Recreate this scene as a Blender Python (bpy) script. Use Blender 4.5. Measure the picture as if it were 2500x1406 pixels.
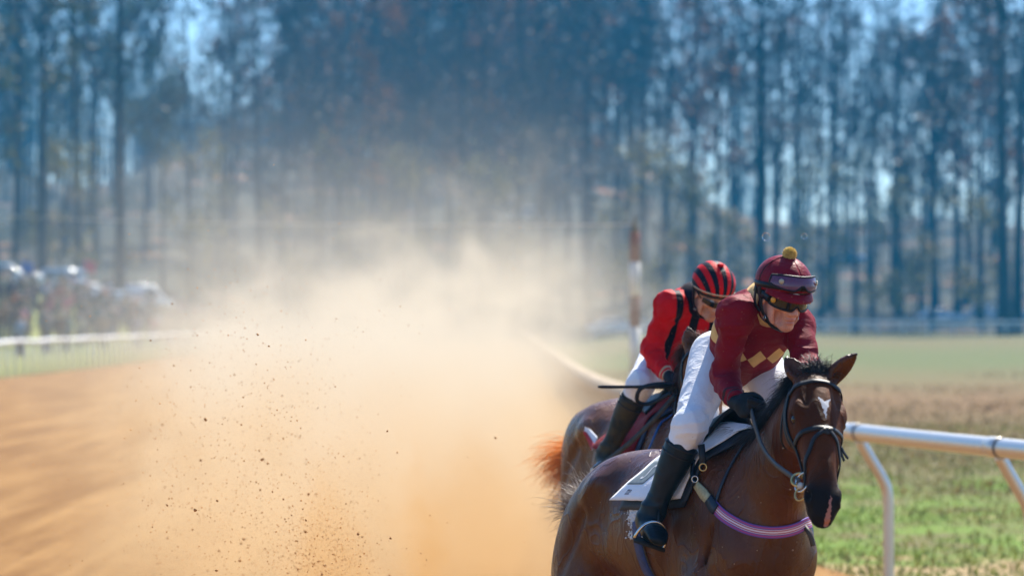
import bpy, bmesh, math, random
import numpy as np
from mathutils import Vector, Matrix
from mathutils.bvhtree import BVHTree

for _o in list(bpy.data.objects):
    bpy.data.objects.remove(_o)
random.seed(11)
RNG = np.random.default_rng(11)
SC = bpy.context.scene
COL = SC.collection
SKIP = set()

# ------------------------------------------------------------------ camera, sky, sun, exposure
F, CX, HY, CH = 7680.0, 1250.0, 780.0, 2.0       # focal length, centre, horizon (pixels of a 2500 wide frame), eye height
def P(x, y, Y):                                   # a measured point of the place: picture position and distance
    return np.array([(x - CX) * Y / F, Y, CH - (y - HY) * Y / F])

cam_d = bpy.data.cameras.new('camera')
cam = bpy.data.objects.new('camera', cam_d)
COL.objects.link(cam)
cam.location = (0, 0, CH)
cam.rotation_euler = (math.pi / 2, 0, 0)
cam_d.sensor_width = 36.0
cam_d.lens = 36.0 * F / 2500.0
cam_d.shift_y = (HY - 703.0) / 2500.0
cam_d.clip_start = 0.5
cam_d.clip_end = 4000
cam_d.dof.use_dof = True
cam_d.dof.focus_distance = 12.5
cam_d.dof.aperture_fstop = 2.7
SC.camera = cam

SUN_AZ, SUN_EL = math.radians(27), math.radians(50)   # azimuth to the right of the view axis
w = bpy.data.worlds.new('World')
SC.world = w
w.use_nodes = True
wn = w.node_tree
wn.nodes.clear()
sky = wn.nodes.new('ShaderNodeTexSky')
sky.sky_type = 'NISHITA'
sky.sun_disc = False
sky.sun_elevation = SUN_EL
sky.sun_rotation = SUN_AZ
sky.air_density = 1.0
sky.dust_density = 0.4
sky.ozone_density = 3.0
bg = wn.nodes.new('ShaderNodeBackground')
bg.inputs['Strength'].default_value = 0.082
wo = wn.nodes.new('ShaderNodeOutputWorld')
tint = wn.nodes.new('ShaderNodeMix'); tint.data_type = 'RGBA'; tint.blend_type = 'MULTIPLY'   # clear autumn air: a cooler sky
tint.inputs[0].default_value = 1.0
tint.inputs[7].default_value = (.80, .96, 1.18, 1)
wn.links.new(sky.outputs[0], tint.inputs[6])
wn.links.new(tint.outputs[2], bg.inputs['Color'])
wn.links.new(bg.outputs[0], wo.inputs['Surface'])

sl = bpy.data.lights.new('sun', 'SUN')
sl.energy = 5.0
sl.angle = math.radians(0.53)
sl.color = (1.0, 0.93, 0.82)
sun = bpy.data.objects.new('sun', sl)
COL.objects.link(sun)
_sd = Vector((math.sin(SUN_AZ) * math.cos(SUN_EL), math.cos(SUN_AZ) * math.cos(SUN_EL), math.sin(SUN_EL)))
sun.rotation_euler = (-_sd).to_track_quat('-Z', 'Y').to_euler()
sun.location = (60, 200, 180)

SC.view_settings.view_transform = 'Standard'
SC.view_settings.look = 'None'
SC.view_settings.gamma = 1.0
SC.view_settings.use_curve_mapping = False
SC.view_settings.exposure = 1.14
SC.render.engine = 'CYCLES'
SC.cycles.use_denoising = True
try:
    SC.cycles.denoiser = 'OPENIMAGEDENOISE'
except Exception:
    pass
SC.cycles.max_bounces = 8
SC.cycles.diffuse_bounces = 3
SC.cycles.glossy_bounces = 3
SC.cycles.transmission_bounces = 6
SC.cycles.transparent_max_bounces = 8
SC.cycles.volume_bounces = 2
SC.cycles.volume_step_rate = 1.0
SC.cycles.volume_max_steps = 256
SC.cycles.sample_clamp_indirect = 6.0

# ------------------------------------------------------------------ materials
def nodes_of(m):
    m.use_nodes = True
    return m.node_tree, m.node_tree.nodes, m.node_tree.links

class NB:
    """small node builder"""
    def __init__(s, nt):
        s.nt, s.n, s.l = nt, nt.nodes, nt.links
    def sock(s, node_in, v):
        if hasattr(v, 'is_linked') or hasattr(v, 'links'):
            s.l.new(v, node_in)
        else:
            node_in.default_value = v
    def math(s, op, a, b=None, c=None, clamp=False):
        n = s.n.new('ShaderNodeMath'); n.operation = op; n.use_clamp = clamp
        s.sock(n.inputs[0], a)
        if b is not None: s.sock(n.inputs[1], b)
        if c is not None: s.sock(n.inputs[2], c)
        return n.outputs[0]
    def attr(s, name):
        n = s.n.new('ShaderNodeAttribute'); n.attribute_name = name
        return n.outputs['Fac']
    def attrv(s, name):
        n = s.n.new('ShaderNodeAttribute'); n.attribute_name = name
        return n.outputs['Vector']
    def mix(s, f, a, b):
        n = s.n.new('ShaderNodeMix'); n.data_type = 'RGBA'
        s.sock(n.inputs[0], f)
        for i, v in ((6, a), (7, b)):
            if isinstance(v, tuple): n.inputs[i].default_value = (*v[:3], 1)
            else: s.l.new(v, n.inputs[i])
        return n.outputs[2]
    def noise(s, vec, scale, detail=3, rough=.55, dist=0.0):
        n = s.n.new('ShaderNodeTexNoise')
        n.inputs['Scale'].default_value = scale
        n.inputs['Detail'].default_value = detail
        n.inputs['Roughness'].default_value = rough
        n.inputs['Distortion'].default_value = dist
        if vec is not None: s.l.new(vec, n.inputs['Vector'])
        return n.outputs['Fac']
    def coord(s, kind='Object'):
        n = s.n.new('ShaderNodeTexCoord')
        return n.outputs[kind]
    def mapping(s, vec, scale=(1, 1, 1), loc=(0, 0, 0), rot=(0, 0, 0)):
        n = s.n.new('ShaderNodeMapping')
        n.inputs['Scale'].default_value = scale
        n.inputs['Location'].default_value = loc
        n.inputs['Rotation'].default_value = rot
        s.l.new(vec, n.inputs['Vector'])
        return n.outputs[0]
    def ramp(s, f, lo, hi):          # smooth 0..1 between lo and hi
        n = s.n.new('ShaderNodeMapRange'); n.interpolation_type = 'SMOOTHSTEP'
        s.sock(n.inputs[0], f)
        n.inputs[1].default_value, n.inputs[2].default_value = lo, hi
        return n.outputs[0]
    def sep(s, v):
        n = s.n.new('ShaderNodeSeparateXYZ'); s.l.new(v, n.inputs[0])
        return n.outputs[0], n.outputs[1], n.outputs[2]
    def bump(s, h, strength=.3, dist=.01):
        n = s.n.new('ShaderNodeBump')
        n.inputs['Strength'].default_value = strength
        n.inputs['Distance'].default_value = dist
        s.l.new(h, n.inputs['Height'])
        return n.outputs[0]

MATS = {}
def M(name, col=(.5, .5, .5), rough=.6, var=.2, scale=15, bump=.2, bscale=80, bdist=.004, metal=0.0, spec=.5, sheen=0.0, coat=0.0, sss=0.0):
    if name in MATS: return MATS[name]
    m = bpy.data.materials.new(name)
    nt, n, l = nodes_of(m)
    b = NB(nt)
    pb = n['Principled BSDF']
    co = b.coord('Object')
    nz = b.noise(co, scale, 4)
    dark = tuple(c * (1 - var) for c in col)
    lite = tuple(min(1, c * (1 + var)) for c in col)
    l.new(b.mix(b.ramp(nz, .3, .7), dark, lite), pb.inputs['Base Color'])
    pb.inputs['Roughness'].default_value = rough
    pb.inputs['Metallic'].default_value = metal
    pb.inputs['Specular IOR Level'].default_value = spec
    if sheen: pb.inputs['Sheen Weight'].default_value = sheen
    if coat: pb.inputs['Coat Weight'].default_value = coat
    if sss:
        pb.inputs['Subsurface Weight'].default_value = sss
        pb.inputs['Subsurface Radius'].default_value = (.01, .004, .002)
        pb.inputs['Subsurface Scale'].default_value = .5
    if bump:
        l.new(b.bump(b.noise(co, bscale, 3), bump, bdist), pb.inputs['Normal'])
    MATS[name] = m
    return m

def new_mat(name):
    m = bpy.data.materials.new(name)
    nt, n, l = nodes_of(m)
    MATS[name] = m
    return m, NB(nt), n['Principled BSDF']

def glass_mat(name, col, rough, alpha_mix, coat=.5):
    m = bpy.data.materials.new(name); nt, n, l = nodes_of(m); b = NB(nt)
    pb = n['Principled BSDF']
    pb.inputs['Base Color'].default_value = (*col, 1); pb.inputs['Roughness'].default_value = rough
    pb.inputs['Coat Weight'].default_value = coat; pb.inputs['Coat Roughness'].default_value = .04
    if alpha_mix < 1:
        tr = n.new('ShaderNodeBsdfTransparent'); tr.inputs[0].default_value = (.75, .62, .72, 1)
        mx = n.new('ShaderNodeMixShader'); mx.inputs[0].default_value = alpha_mix
        l.new(tr.outputs[0], mx.inputs[1]); l.new(pb.outputs[0], mx.inputs[2])
        l.new(mx.outputs[0], n['Material Output'].inputs['Surface'])
    MATS[name] = m
    return m

steel = M('steel', (.62, .60, .57), .22, .1, 30, .05, 80, metal=1.0)
# ------------------------------------------------------------------ mesh helpers
ORG = {}                                          # world origin of every object made here
def finish(o, parent, org):
    COL.objects.link(o)
    ORG[o] = np.array(org, float)
    if parent is not None:
        o.parent = parent
        o.location = ORG[o] - ORG[parent]
    else:
        o.location = org
    return o

def mesh_from(name, V, Fc, smooth=True):
    me = bpy.data.meshes.new(name)
    V = np.asarray(V, dtype=np.float32).reshape(-1, 3)
    if isinstance(Fc, np.ndarray):
        k = Fc.shape[1]
        tot = np.full(len(Fc), k, np.int32)
        idx = Fc.astype(np.int32).ravel()
    else:
        tot = np.array([len(f) for f in Fc], np.int32)
        idx = np.fromiter((i for f in Fc for i in f), np.int32, int(tot.sum()))
    me.vertices.add(len(V)); me.vertices.foreach_set('co', V.ravel())
    me.loops.add(len(idx)); me.loops.foreach_set('vertex_index', idx)
    me.polygons.add(len(tot))
    st = np.zeros(len(tot), np.int32); st[1:] = np.cumsum(tot)[:-1]
    me.polygons.foreach_set('loop_start', st)
    me.polygons.foreach_set('loop_total', tot)
    if smooth: me.polygons.foreach_set('use_smooth', np.ones(len(tot), bool))
    me.update(calc_edges=True)
    return me

def obj(name, V, Fc, mat, parent=None, org=None, smooth=True, attrs=None):
    """V in world coordinates"""
    V = np.asarray(V, float).reshape(-1, 3)
    if org is None: org = ORG[parent] if parent is not None else (V.min(0) * [0, 0, 1] + V.mean(0) * [1, 1, 0])
    me = mesh_from(name, V - np.asarray(org, float), Fc, smooth)
    if isinstance(mat, (list, tuple)):
        for m in mat: me.materials.append(m)
    elif mat is not None:
        me.materials.append(mat)
    if attrs:
        for k, a in attrs.items():
            at = me.attributes.new(k, 'FLOAT', 'POINT')
            at.data.foreach_set('value', np.asarray(a, np.float32))
    return finish(bpy.data.objects.new(name, me), parent, org)

def thing(name, label, cat, loc, group=None):
    o = bpy.data.objects.new(name, None)
    o.empty_display_size = .1
    finish(o, None, loc)
    tag(o, label, cat, group)
    return o

def tag(o, label=None, cat=None, group=None, kind=None):
    if label: o['label'] = label
    if cat: o['category'] = cat
    if group: o['group'] = group
    if kind: o['kind'] = kind
    return o

def copy_tree(o, loc=None, rot=None, parent=None, scale=None):
    c = o.copy(); COL.objects.link(c)
    c.parent = parent
    if loc is not None: c.location = loc
    if rot is not None: c.rotation_euler = rot
    if scale is not None: c.scale = scale
    for ch in list(o.children): copy_tree(ch, parent=c)
    return c

class MB:
    """collects boxes, tubes, sheets into one mesh"""
    def __init__(s): s.v, s.f, s.n = [], [], 0
    def add(s, V, Fc):
        V = np.asarray(V, float).reshape(-1, 3)
        s.v.append(V); s.f += [tuple(int(i) + s.n for i in f) for f in Fc]; s.n += len(V)
        return s
    def box(s, c, size, R=None):
        h = np.array(size, float) / 2
        V = np.array([[x, y, z] for x in (-1, 1) for y in (-1, 1) for z in (-1, 1)]) * h
        if R is not None: V = V @ np.asarray(R).T
        return s.add(V + np.asarray(c, float), [(0, 1, 3, 2), (4, 6, 7, 5), (0, 4, 5, 1), (2, 3, 7, 6), (0, 2, 6, 4), (1, 5, 7, 3)])
    def tube(s, pts, r, n=8, caps=True, flat=None):
        pts = np.asarray(pts, float); m = len(pts)
        r = np.full(m, r) if np.isscalar(r) else np.asarray(r, float)
        T = np.gradient(pts, axis=0); T /= np.linalg.norm(T, axis=1)[:, None] + 1e-12
        u = np.array([0, 0, 1.0]) if abs(T[0][2]) < .9 else np.array([1.0, 0, 0])
        V = []
        a = np.arange(n) * 2 * math.pi / n
        for i in range(m):
            u = u - T[i] * (u @ T[i]); u /= np.linalg.norm(u) + 1e-12
            v = np.cross(T[i], u)
            V.append(pts[i] + r[i] * (np.cos(a)[:, None] * u + np.sin(a)[:, None] * v))
        Fc = [(i * n + j, i * n + (j + 1) % n, (i + 1) * n + (j + 1) % n, (i + 1) * n + j) for i in range(m - 1) for j in range(n)]
        if caps: Fc += [tuple(range(n - 1, -1, -1)), tuple((m - 1) * n + j for j in range(n))]
        return s.add(np.concatenate(V), Fc)
    def prism(s, poly, z0, z1, R=None, org=(0, 0, 0)):
        poly = np.asarray(poly, float); n = len(poly)
        V = np.concatenate([np.c_[poly, np.full(n, z0)], np.c_[poly, np.full(n, z1)]])
        if R is not None: V = V @ np.asarray(R).T
        Fc = [tuple(range(n - 1, -1, -1)), tuple(range(n, 2 * n))] + [(i, (i + 1) % n, n + (i + 1) % n, n + i) for i in range(n)]
        return s.add(V + np.asarray(org, float), Fc)
    def sheet(s, G, thick, nrm=None):
        """G: (a,b,3) grid, thickened along its normals"""
        G = np.asarray(G, float); a, b = G.shape[:2]
        if nrm is None:
            du = np.gradient(G, axis=0); dv = np.gradient(G, axis=1)
            nrm = np.cross(du, dv); nrm /= np.linalg.norm(nrm, axis=2)[..., None] + 1e-12
        V = np.concatenate([(G + nrm * thick / 2).reshape(-1, 3), (G - nrm * thick / 2).reshape(-1, 3)])
        o = a * b; Fc = []
        for i in range(a - 1):
            for j in range(b - 1):
                q = (i * b + j, (i + 1) * b + j, (i + 1) * b + j + 1, i * b + j + 1)
                Fc += [q, tuple(k + o for k in q[::-1])]
        for i in range(a - 1):
            for j in (0, b - 1):
                q = (i * b + j, (i + 1) * b + j, (i + 1) * b + j + o, i * b + j + o)
                Fc.append(q if j else q[::-1])
        for j in range(b - 1):
            for i in (0, a - 1):
                q = (i * b + j, i * b + j + 1, i * b + j + 1 + o, i * b + j + o)
                Fc.append(q[::-1] if i else q)
        return s.add(V, Fc)
    def build(s, name, mat, parent=None, org=None, smooth=False, attrs=None):
        return obj(name, np.concatenate(s.v), s.f, mat, parent, org, smooth, attrs)

def crom(pts, n):
    """Catmull-Rom through pts, n samples a span"""
    p = np.asarray(pts, float)
    if p.ndim == 1: p = p[:, None]
    q = np.concatenate([[2 * p[0] - p[1]], p, [2 * p[-1] - p[-2]]])
    out = []
    for i in range(1, len(q) - 2):
        for k in range(n):
            t = k / n
            out.append(.5 * ((2 * q[i]) + (q[i + 1] - q[i - 1]) * t + (2 * q[i - 1] - 5 * q[i] + 4 * q[i + 1] - q[i + 2]) * t * t + (3 * q[i] - q[i - 1] - 3 * q[i + 1] + q[i + 2]) * t ** 3))
    out.append(p[-1])
    return np.array(out)

def unit(v):
    v = np.asarray(v, float)
    return v / (np.linalg.norm(v) + 1e-12)

_HT = RNG.random(1 << 16).astype(np.float32)
def vnoise(p):
    """value noise in -1..1 at points (n,3)"""
    p = np.asarray(p, float); i = np.floor(p).astype(np.int64); f = p - i
    f = f * f * (3 - 2 * f)
    out = np.zeros(len(p))
    for dx in (0, 1):
        for dy in (0, 1):
            for dz in (0, 1):
                h = ((i[:, 0] + dx) * 73856093 ^ (i[:, 1] + dy) * 19349663 ^ (i[:, 2] + dz) * 83492791) & 0xffff
                wgt = (f[:, 0] if dx else 1 - f[:, 0]) * (f[:, 1] if dy else 1 - f[:, 1]) * (f[:, 2] if dz else 1 - f[:, 2])
                out += _HT[h] * wgt
    return out * 2 - 1

# ------------------------------------------------------------------ smooth solid fields for bodies
class Field:
    def __init__(s, lo, hi, h):
        s.lo = np.array(lo, float); s.h = h
        s.n = np.ceil((np.array(hi) - s.lo) / h).astype(int) + 1
        s.d = np.full(s.n, .25, np.float32)
    def _sub(s, lo, hi):
        a = np.clip(np.floor((np.asarray(lo) - s.lo) / s.h).astype(int), 0, s.n)
        b = np.clip(np.ceil((np.asarray(hi) - s.lo) / s.h).astype(int) + 1, 0, s.n)
        if (b <= a).any(): return None
        ax = [(s.lo[i] + s.h * np.arange(a[i], b[i])).astype(np.float32) for i in range(3)]
        return (slice(a[0], b[0]), slice(a[1], b[1]), slice(a[2], b[2])), ax[0][:, None, None], ax[1][None, :, None], ax[2][None, None, :]
    def _comb(s, sl, d, k, op):
        A = s.d[sl]
        if op == 'u':
            h = np.clip(.5 + .5 * (A - d) / k, 0, 1)
            s.d[sl] = A * (1 - h) + d * h - k * h * (1 - h)
        else:                                       # smooth subtraction
            d = -d
            h = np.clip(.5 - .5 * (A - d) / k, 0, 1)
            s.d[sl] = A * (1 - h) + d * h + k * h * (1 - h)
    def ell(s, c, r, R=None, k=.03, op='u'):
        """R rows: the three axes of the ellipsoid"""
        c = np.asarray(c, float); r = np.asarray(r, float) * np.ones(3)
        ext = np.full(3, r.max()) if R is not None else r
        m = k + 2 * s.h + .02
        g = s._sub(c - ext - m, c + ext + m)
        if g is None: return
        sl, X, Y, Z = g
        X, Y, Z = X - c[0], Y - c[1], Z - c[2]
        if R is None: q = (X, Y, Z)
        else:
            R = np.asarray(R, np.float32); q = tuple(R[i, 0] * X + R[i, 1] * Y + R[i, 2] * Z for i in range(3))
        k0 = np.sqrt(sum((q[i] / r[i]) ** 2 for i in range(3)))
        k1 = np.sqrt(sum((q[i] / r[i] ** 2) ** 2 for i in range(3))) + 1e-9
        d = np.where(k0 < 1e-3, -r.min(), k0 * (k0 - 1) / k1).astype(np.float32)
        s._comb(sl, d, k, op)
    def loft(s, st, up=(0, 0, 1), k=.03, sub=4, op='u', cap=1.0):
        """st: rows (x,y,z, half width, up radius, down radius)"""
        S = crom(np.array(st, float), sub) if sub > 1 else np.array(st, float)
        S[:, 3:] = np.maximum(S[:, 3:], .002)
        rm = S[:, 3:].max()
        m = k + 2 * s.h + .02
        lo, hi = (S[:, :3] - rm - m).min(0), (S[:, :3] + rm + m).max(0)
        g = s._sub(lo, hi)
        if g is None: return
        sl, X, Y, Z = g
        base = [sl[i].start for i in range(3)]
        T = np.full(s.d[sl].shape, 1.0, np.float32)
        up = np.asarray(up, float)
        for i in range(len(S) - 1):
            A, B = S[i], S[i + 1]
            dv = B[:3] - A[:3]; L = np.linalg.norm(dv)
            if L < 1e-6: continue
            dv = dv / L
            side = unit(np.cross(dv, up)); u = np.cross(side, dv)
            rr = max(A[3:].max(), B[3:].max()) + m
            g2 = s._sub(np.minimum(A[:3], B[:3]) - rr, np.maximum(A[:3], B[:3]) + rr)
            if g2 is None: continue
            sl2, X, Y, Z = g2
            X, Y, Z = X - A[0], Y - A[1], Z - A[2]
            w_ = dv[0] * X + dv[1] * Y + dv[2] * Z
            t = np.clip(w_ / L, 0, 1)
            w_ = w_ - t * L
            su = side[0] * X + side[1] * Y + side[2] * Z
            sv = u[0] * X + u[1] * Y + u[2] * Z
            a = A[3] + (B[3] - A[3]) * t
            bb = np.where(sv > 0, A[4] + (B[4] - A[4]) * t, A[5] + (B[5] - A[5]) * t)
            c_ = np.minimum(a, bb) * cap
            q2 = (su / a) ** 2 + (sv / bb) ** 2 + (w_ / c_) ** 2
            k0 = np.sqrt(q2)
            k1 = np.sqrt((su / a ** 2) ** 2 + (sv / bb ** 2) ** 2 + (w_ / c_ ** 2) ** 2) + 1e-9
            d = np.where(k0 < 1e-3, -np.minimum(a, bb), k0 * (k0 - 1) / k1).astype(np.float32)
            ls = tuple(slice(sl2[j].start - base[j], sl2[j].stop - base[j]) for j in range(3))
            T[ls] = np.minimum(T[ls], d)
        s._comb(sl, T, k, op)
    def limb(s, pts, rad, k=.02, sub=3, op='u'):
        st = [(*p, r, r, r) for p, r in zip(pts, rad)]
        d = np.asarray(pts[-1]) - np.asarray(pts[0])
        up = (0, 0, 1) if abs(unit(d)[2]) < .8 else (0, 1, .2)
        s.loft(st, up, k, sub, op)
    def plane(s, c, n, k=.005):
        """cut away the side n points to"""
        n = unit(n); c = np.asarray(c, float)
        g = s._sub(s.lo, s.lo + s.h * (s.n - 1))
        sl, X, Y, Z = g
        d = (n[0] * (X - c[0]) + n[1] * (Y - c[1]) + n[2] * (Z - c[2])).astype(np.float32)
        A = s.d[sl]
        h = np.clip(.5 - .5 * (A - d) / k, 0, 1)
        s.d[sl] = A * (1 - h) + d * h + k * h * (1 - h)
    def mesh(s):
        """surface nets"""
        d = s.d; nx, ny, nz = d.shape
        ins = d < 0
        c = np.zeros((nx - 1, ny - 1, nz - 1), np.int8)
        for a in (0, 1):
            for b in (0, 1):
                for e in (0, 1):
                    c += ins[a:nx - 1 + a, b:ny - 1 + b, e:nz - 1 + e]
        I = np.argwhere((c > 0) & (c < 8))
        idx = np.full(c.shape, -1, np.int64)
        idx[I[:, 0], I[:, 1], I[:, 2]] = np.arange(len(I))
        acc = np.zeros((len(I), 3)); cnt = np.zeros(len(I))
        corners = [(a, b, e) for a in (0, 1) for b in (0, 1) for e in (0, 1)]
        cv = {q: d[I[:, 0] + q[0], I[:, 1] + q[1], I[:, 2] + q[2]].astype(float) for q in corners}
        for q in corners:
            for ax in range(3):
                if q[ax]: continue
                r = list(q); r[ax] = 1; r = tuple(r)
                A, B = cv[q], cv[r]
                m = (A < 0) != (B < 0)
                t = A[m] / (A[m] - B[m])
                pt = np.tile(np.array(q, float), (m.sum(), 1)); pt[:, ax] = t
                acc[m] += pt; cnt[m] += 1
        V = (I + acc / cnt[:, None]) * s.h + s.lo
        Q = []
        for ax in range(3):
            o1, o2 = [(1, 2), (2, 0), (0, 1)][ax]
            sl0 = [slice(1, n - 1) for n in d.shape]; sl0[ax] = slice(0, d.shape[ax] - 1)
            sl1 = list(sl0); sl1[ax] = slice(1, d.shape[ax])
            A, B = ins[tuple(sl0)], ins[tuple(sl1)]
            E = np.argwhere(A != B)
            if not len(E): continue
            fl = A[E[:, 0], E[:, 1], E[:, 2]]
            E = E + np.array([0 if j == ax else 1 for j in range(3)])
            def cell(a, b):
                K = E.copy(); K[:, o1] -= a; K[:, o2] -= b
                return idx[K[:, 0], K[:, 1], K[:, 2]]
            q = np.stack([cell(1, 1), cell(0, 1), cell(0, 0), cell(1, 0)], 1)
            q[~fl] = q[~fl][:, ::-1]
            Q.append(q)
        Q = np.concatenate(Q)
        Q = Q[(Q >= 0).all(1)]
        return V, Q

def relax(V, Q, it=2, lam=.5):
    """a little Laplacian smoothing"""
    V = V.copy(); n = len(V)
    E = np.concatenate([Q[:, [0, 1]], Q[:, [1, 2]], Q[:, [2, 3]], Q[:, [3, 0]]])
    for j in range(it):
        l = lam if j % 2 == 0 else -lam * 1.03
        S = np.zeros((n, 3)); c = np.zeros(n)
        for a, b in ((0, 1), (1, 0)):
            for ax in range(3):
                S[:, ax] += np.bincount(E[:, a], V[E[:, b], ax], n)
            c += np.bincount(E[:, a], minlength=n)
        V += l * (S / np.maximum(c, 1)[:, None] - V)
    return V

def vnormals(V, Q):
    nr = np.cross(V[Q[:, 2]] - V[Q[:, 0]], V[Q[:, 3]] - V[Q[:, 1]])
    N = np.zeros_like(V)
    for j in range(4):
        for ax in range(3): N[:, ax] += np.bincount(Q[:, j], nr[:, ax], len(V))
    return N / (np.linalg.norm(N, axis=1)[:, None] + 1e-12)

def strands(roots, dirs, length, n=7, r=.0022, droop=.0, curl=.02, fan=.0, seed=0):
    """thin tapering hairs as one mesh; roots, dirs (m,3), length (m,)"""
    rg = np.random.default_rng(seed)
    m = len(roots); L = np.asarray(length, float) * np.ones(m)
    V = np.zeros((m, n, 3, 3))
    d = np.asarray(dirs, float); d = d / np.linalg.norm(d, axis=1)[:, None]
    p = np.array(roots, float)
    ph = rg.random((m, 2)) * 6.28
    s1 = np.cross(d, rg.normal(size=(m, 3))); s1 /= np.linalg.norm(s1, axis=1)[:, None]
    s2 = np.cross(d, s1)
    rr = np.asarray(r, float) * np.ones(m)
    for i in range(n):
        t = i / (n - 1)
        rad = rr * (1 - .75 * t)
        for q in range(3):
            a = q * 2.094
            V[:, i, q] = p + rad[:, None] * (math.cos(a) * s1 + math.sin(a) * s2)
        step = L / (n - 1)
        wob = curl * (np.sin(ph[:, :1] + t * 5) * s1 + np.cos(ph[:, 1:] + t * 4) * s2)
        d = d + wob + np.array([0, 0, -droop / (n - 1)])
        d /= np.linalg.norm(d, axis=1)[:, None]
        p = p + d * step[:, None]
    base = (np.arange(m) * n * 3)[:, None]
    fs = []
    for i in range(n - 1):
        for q in range(3):
            a, b = i * 3 + q, i * 3 + (q + 1) % 3
            fs.append(np.array([a, b, b + 3, a + 3]))
    Q = (base[:, :, None] + np.array(fs)[None]).reshape(-1, 4)
    return V.reshape(-1, 3), Q

class Surf:
    """nearest-point queries on a built surface (world coordinates)"""
    def __init__(s, V, Q):
        s.t = BVHTree.FromPolygons([Vector(v) for v in V], [tuple(int(i) for i in q) for q in Q])
    def near(s, p):
        l, n, i, d = s.t.find_nearest(Vector(p))
        return np.array(l), np.array(n)

def strap(mb, pts, width, thick=.004, surf=None, off=.003, n=8, taper=None, nrm_hint=None, proj=True):
    """a band along pts that lies on surf"""
    C = crom(pts, n)
    N = []
    for i, p in enumerate(C):
        if surf is not None:
            l, nn = surf.near(p)
            if proj: C[i] = l + nn * (off + thick / 2)
            N.append(nn)
        else:
            N.append(unit(nrm_hint))
    N = np.array(N)
    for _ in range(4):
        N[1:-1] = (N[:-2] + N[1:-1] * 2 + N[2:]) / 4
    if surf is not None and proj:
        for _ in range(2): C[1:-1] = (C[:-2] + C[1:-1] * 2 + C[2:]) / 4
    T = np.gradient(C, axis=0); T /= np.linalg.norm(T, axis=1)[:, None] + 1e-12
    B = np.cross(T, N); B /= np.linalg.norm(B, axis=1)[:, None] + 1e-12
    N = np.cross(B, T)
    wv = np.full(len(C), width / 2)
    if taper is not None: wv = wv * np.interp(np.linspace(0, 1, len(C)), np.linspace(0, 1, len(taper)), taper)
    h = thick / 2
    V = np.stack([C + B * wv[:, None] + N * h, C - B * wv[:, None] + N * h, C - B * wv[:, None] - N * h, C + B * wv[:, None] - N * h], 1)
    m = len(C); Fc = []
    for i in range(m - 1):
        for j in range(4):
            Fc.append((i * 4 + j, i * 4 + (j + 1) % 4, (i + 1) * 4 + (j + 1) % 4, (i + 1) * 4 + j))
    Fc += [(3, 2, 1, 0), tuple((m - 1) * 4 + j for j in range(4))]
    mb.add(V.reshape(-1, 3), Fc)
    u = np.repeat(np.linspace(0, 1, m), 4)
    v = np.tile([1.0, -1.0, -1.0, 1.0], m)
    return u, v
# ------------------------------------------------------------------ the land
def sstep(a, b, x):
    t = np.clip((np.asarray(x, float) - a) / (b - a), 0, 1)
    return t * t * (3 - 2 * t)
FENCE_Y = np.array([-40, 5, 30, 60, 100, 130, 160, 200, 250, 330, 500]); FENCE_X = np.array([2, -7, -12, -15.5, -17.4, -17.2, -17.4, -18.4, -20.2, -24.5, -36])
RAIL_Y = np.array([-30, 0, 8, 14, 20.15, 23.1, 28.4, 38.4, 54.4, 93, 160, 261, 400]); RAIL_X = np.array([22, 10.4, 7.4, 5.2, 3.28, 2.47, 1.75, 1.14, 1.04, .97, .9, .68, -2])
fence_x = lambda y: np.interp(y, FENCE_Y, FENCE_X)
_ry = np.linspace(-30, 400, 600)
_rx = np.interp(_ry, RAIL_Y, RAIL_X)
for _ in range(60): _rx[1:-1] = (_rx[:-2] + 2 * _rx[1:-1] + _rx[2:]) / 4
rail_x = lambda y: np.interp(y, _ry, _rx)
def hgt(x, y):
    x, y = np.asarray(x, float), np.asarray(y, float)
    b = fence_x(y) - x - .8
    bank = np.clip(b, 0, 11) * .33 + np.clip(b - 11, 0, 60) * .04
    bank = bank * sstep(40, 105, y) * (1 - sstep(300, 420, y) * .6)
    right = .8 * sstep(100, 230, y) * sstep(2, 10, x)
    ridge = 31 - 12 * sstep(-5, 40, x) - 5 * (1 - sstep(-75, -45, x)) + 3 * np.sin(x * .045 + 1) + 2 * np.sin(x * .11)
    hill = ridge * sstep(255, 545, y)
    return bank + right + hill

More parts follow.
